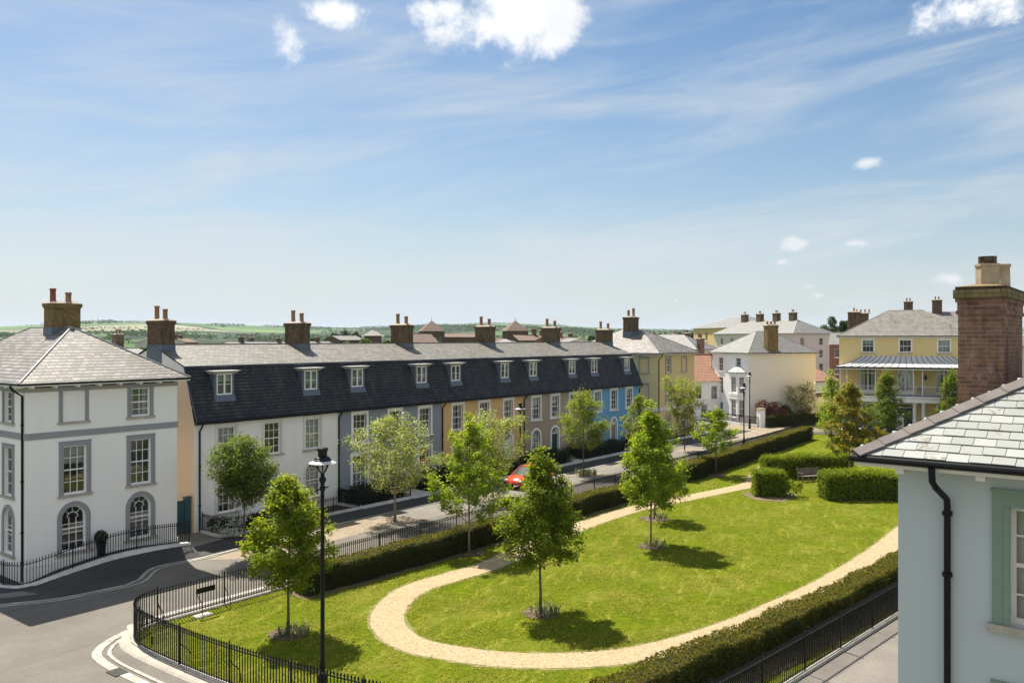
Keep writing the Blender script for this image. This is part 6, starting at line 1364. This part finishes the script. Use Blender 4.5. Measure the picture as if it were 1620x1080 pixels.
def tower(label, px, depth, w_, yt, ye, rm, wm='brick_brown'):
    x, y = at(px, depth); zr, ze = CAMZ - (yt - 536) * depth / 1320, CAMZ - (ye - 536) * depth / 1320
    h = thing('tower', label, 'tower', (x, y, 0), -AZ0 * 0 - 0.66); k = w_ / 2
    b = MB(); ws = [op(q, ze - 3.4, 0.7, 1.5) for q in (w_ * .2, w_ * .4, w_ * .6, w_ * .8)]
    for sd in ('front', 'left', 'right', 'back'):
        F0 = fr(sd, w_, w_); F = lambda s, d, z, F0=F0: (F0(s, d, z)[0] - k, F0(s, d, z)[1] - k, z); wall(b, F, w_, 0, ze, ws if sd == 'front' else [])
    b.build('wall', M[wm], h); F0 = fr('front', w_, w_); F = lambda s, d, z: (F0(s, d, z)[0] - k, F0(s, d, z)[1] - k, z)
    for o in ws: window(h, F, o, cols=2, rows=2, rail=False, sill=None)
    e = k + 0.5; b = MB(); P = [(-e, -e, ze), (e, -e, ze), (e, e, ze), (-e, e, ze)]
    for i in range(4): b.face([P[i], P[(i + 1) % 4], (0, 0, zr)])
    b.face(P); rf = b.build('roof', M[rm], h); b = MB(); b.tube([(0, 0, zr - .2), (0, 0, zr + .9)], 0.08, 6); b.build('finial', M['lead'], rf)
tower('small pyramid-roofed tower beside the barn roof, left of the third chimney', 590, 235, 4.4, 521, 531, 'slate_pale')
tower('large brown pyramid-roofed tower just right of the third terrace chimney', 683, 258, 6.9, 507, 524, 'brown_tile')
tower('large brown pyramid-roofed tower between the fourth and fifth terrace chimneys', 815, 252, 6.4, 507, 523.5, 'brown_tile')

# ------------------------------------------------------------------ trees and hedgerows in the distance
M['l_far'] = leaf('far_tree_leaf', (0.045, 0.075, 0.02), (0.07, 0.11, 0.025), 0.4)
M['l_lime'] = leaf('lime_tree_leaf', (0.10, 0.13, 0.025), (0.18, 0.24, 0.03), 0.4)
def far_tree(label, px, depth, ytop, wpx, mat, seed, ybase=None, n=2200, cat='tree', sz=None, lumps=9, parts=True):
    x, y = at(px, depth); zt = CAMZ - (ytop - 536) * depth / 1320; zb = hill(x, y); r = wpx * depth / 1320 / 2; H = zt - zb
    t = thing('far_tree', label, cat, (x, y, zb)); rng = np.random.default_rng(seed)
    b = MB(); b.tube([(0, 0, 0), (0.1, 0, H * .5), (0, .1, H * .8)], [H * .03, H * .02, H * .008], 6)
    c0 = max(H * 0.28, H - 2.6 * r); hh = (H - c0) / 2; cs = []
    for i in range(lumps * 2):
        d = rng.normal(size=3); d /= np.linalg.norm(d); q = np.array([d[0] * r * .62, d[1] * r * .62, c0 + hh + d[2] * hh * .62]); cs.append(q); b.tube([(0, 0, H * .4), tuple(q)], [H * .008, H * .002], 4)
    b.build('trunk', M['bark'], t); cs = np.array(cs); i = rng.integers(len(cs), size=n); d = rng.normal(size=(n, 3)); d /= np.linalg.norm(d, axis=1, keepdims=True)
    P = cs[i] + d * rng.uniform(.6, 1.0, (n, 1)) * np.array([r * .40, r * .40, hh * .40]); quads_mesh('crown', P, d + rng.normal(size=d.shape) * .5, sz or max(0.3, depth * 0.0022), mat, t, seed)
for k, (px, d, yt, wp, m, lab) in enumerate(((545, 330, 519, 30, 'l_far', 'dark green tree on the skyline left of the barn roof'), (529, 320, 526, 16, 'l_far', 'dark green tree lower on the left of the barn roof trees'), (563, 335, 524, 18, 'l_far', 'dark tree right of the tallest tree above the barn roof'), (577, 200, 534, 24, 'l_lime', 'yellow-green tree before the small pyramid tower'), (548, 190, 539, 28, 'l_lime', 'yellow-green tree before the barn roof'), (612, 205, 537, 20, 'l_lime', 'yellow-green tree left of the third terrace chimney'), (907, 240, 529, 26, 'l_lime', 'lime green tree between the fifth and sixth terrace chimneys'), (936, 260, 530, 14, 'l_far', 'small dark tree left of the sixth terrace chimney'),
        (1315, 210, 500, 34, 'l_far', 'round green tree on the skyline left of the balcony house'), (1336, 215, 505, 20, 'l_far', 'second green tree behind the balcony house chimney'), (1415, 210, 491, 34, 'l_far', 'dark treetop above the ridge of the balcony house'), (1300, 205, 514, 26, 'l_far', 'low green treetop left of the skyline tree'), (226, 130, 548, 16, 'l_lime', 'yellow-green tree behind the white gable'), (355, 190, 541, 26, 'l_lime', 'yellow-green tree over the ridge left of the dark stack'), (470, 260, 538, 40, 'l_lime', 'yellow-green treetop behind the second terrace chimney'), (1075, 330, 525, 10, 'l_far', 'dark treetop left of the ochre building'), (1083, 320, 524, 14, 'l_far', 'dark tree close beside the ochre building'), (1096, 330, 526, 10, 'l_far', 'dark treetop touching the ochre building'), (497, 300, 533, 14, 'l_far', 'small dark tree right of the second terrace chimney'))):
    far_tree(lab, px, d, yt, wp, M[m], 300 + k)
# hedgerows and copses scattered over the farmland: too many to count
rng = np.random.default_rng(77); P = []; Nn = []; S = []
def clumpat(x, y, r, h, n):
    z = hill(x, y); d = rng.normal(size=(n, 3)); d /= np.linalg.norm(d, axis=1, keepdims=True); q = d * rng.uniform(.6, 1, (n, 1)) * np.array([r, r, h * .55]) + np.array([x, y, z + h * .45]); P.append(q); Nn.append(d)
for i in range(150):
    a = AZ0 + rng.uniform(-0.62, 0.62); r = rng.uniform(500, 4300) ; x, y = r * math.cos(a), r * math.sin(a); t = rng.uniform(0, math.pi); L = rng.uniform(60, 420)
    if rng.uniform() < 0.55: t = a + math.pi / 2 + rng.normal(0, 0.25)
    for j in range(int(L / 14)): clumpat(x + math.cos(t) * j * 14 + rng.normal(0, 2), y + math.sin(t) * j * 14 + rng.normal(0, 2), rng.uniform(4, 8), rng.uniform(3, 8), 14)
for i in range(16):
    a = AZ0 + rng.uniform(-0.6, 0.6); r = rng.uniform(1200, 4000); x, y = r * math.cos(a), r * math.sin(a)
    for j in range(60): clumpat(x + rng.normal(0, 45), y + rng.normal(0, 45), rng.uniform(6, 10), rng.uniform(7, 13), 16)
P = np.vstack(P); Nn = np.vstack(Nn); sc_ = 4.5
tag(quads_mesh('hedgerows', P, Nn + rng.normal(size=P.shape) * .5, sc_, M['l_far'], None, 5), 'hedgerows and copses across the far farmland', 'hedgerow', None, 'stuff')
# wood on the hilltop and the mast beside it
P, Nn = [], []; 
for j in range(130):
    u = rng.uniform(-1, 1); x, y = at(172 + 17 * u, 4450 + rng.normal(0, 40)); clumpat(x, y, 12, 34 * (1 - 0.5 * u * u), 40)
tag(quads_mesh('hilltop_wood', np.vstack(P), np.vstack(Nn), 7.0, M['l_far'], None, 6), 'rounded wood crowning the far hill on the left', 'wood', None, 'stuff')
x, y = at(154.5, 4300); ms = thing('mast', 'thin mast on the far hill, left of the hilltop wood', 'mast', (x, y, hill(x, y))); b = MB(); b.tube([(0, 0, 0), (0, 0, 46)], [1.6, 0.9], 6); b.build('pole', M['lead_pale'], ms)
x, y = at(1012, 1); 

# ------------------------------------------------------------------ the air
HZ_DENS = 0.00006
m, nt, out = new_mat('haze'); pv = nd(nt, 'ShaderNodeVolumePrincipled', {'Color': (0.70, 0.84, 1.0, 1), 'Density': HZ_DENS, 'Anisotropy': 0.2}); nt.links.new(pv.outputs[0], out.inputs['Volume'])
b = MB(); b.bx(-7600, 7600, -7600, 7600, -60, 130); o = b.build('haze', m); o['kind'] = 'stuff'
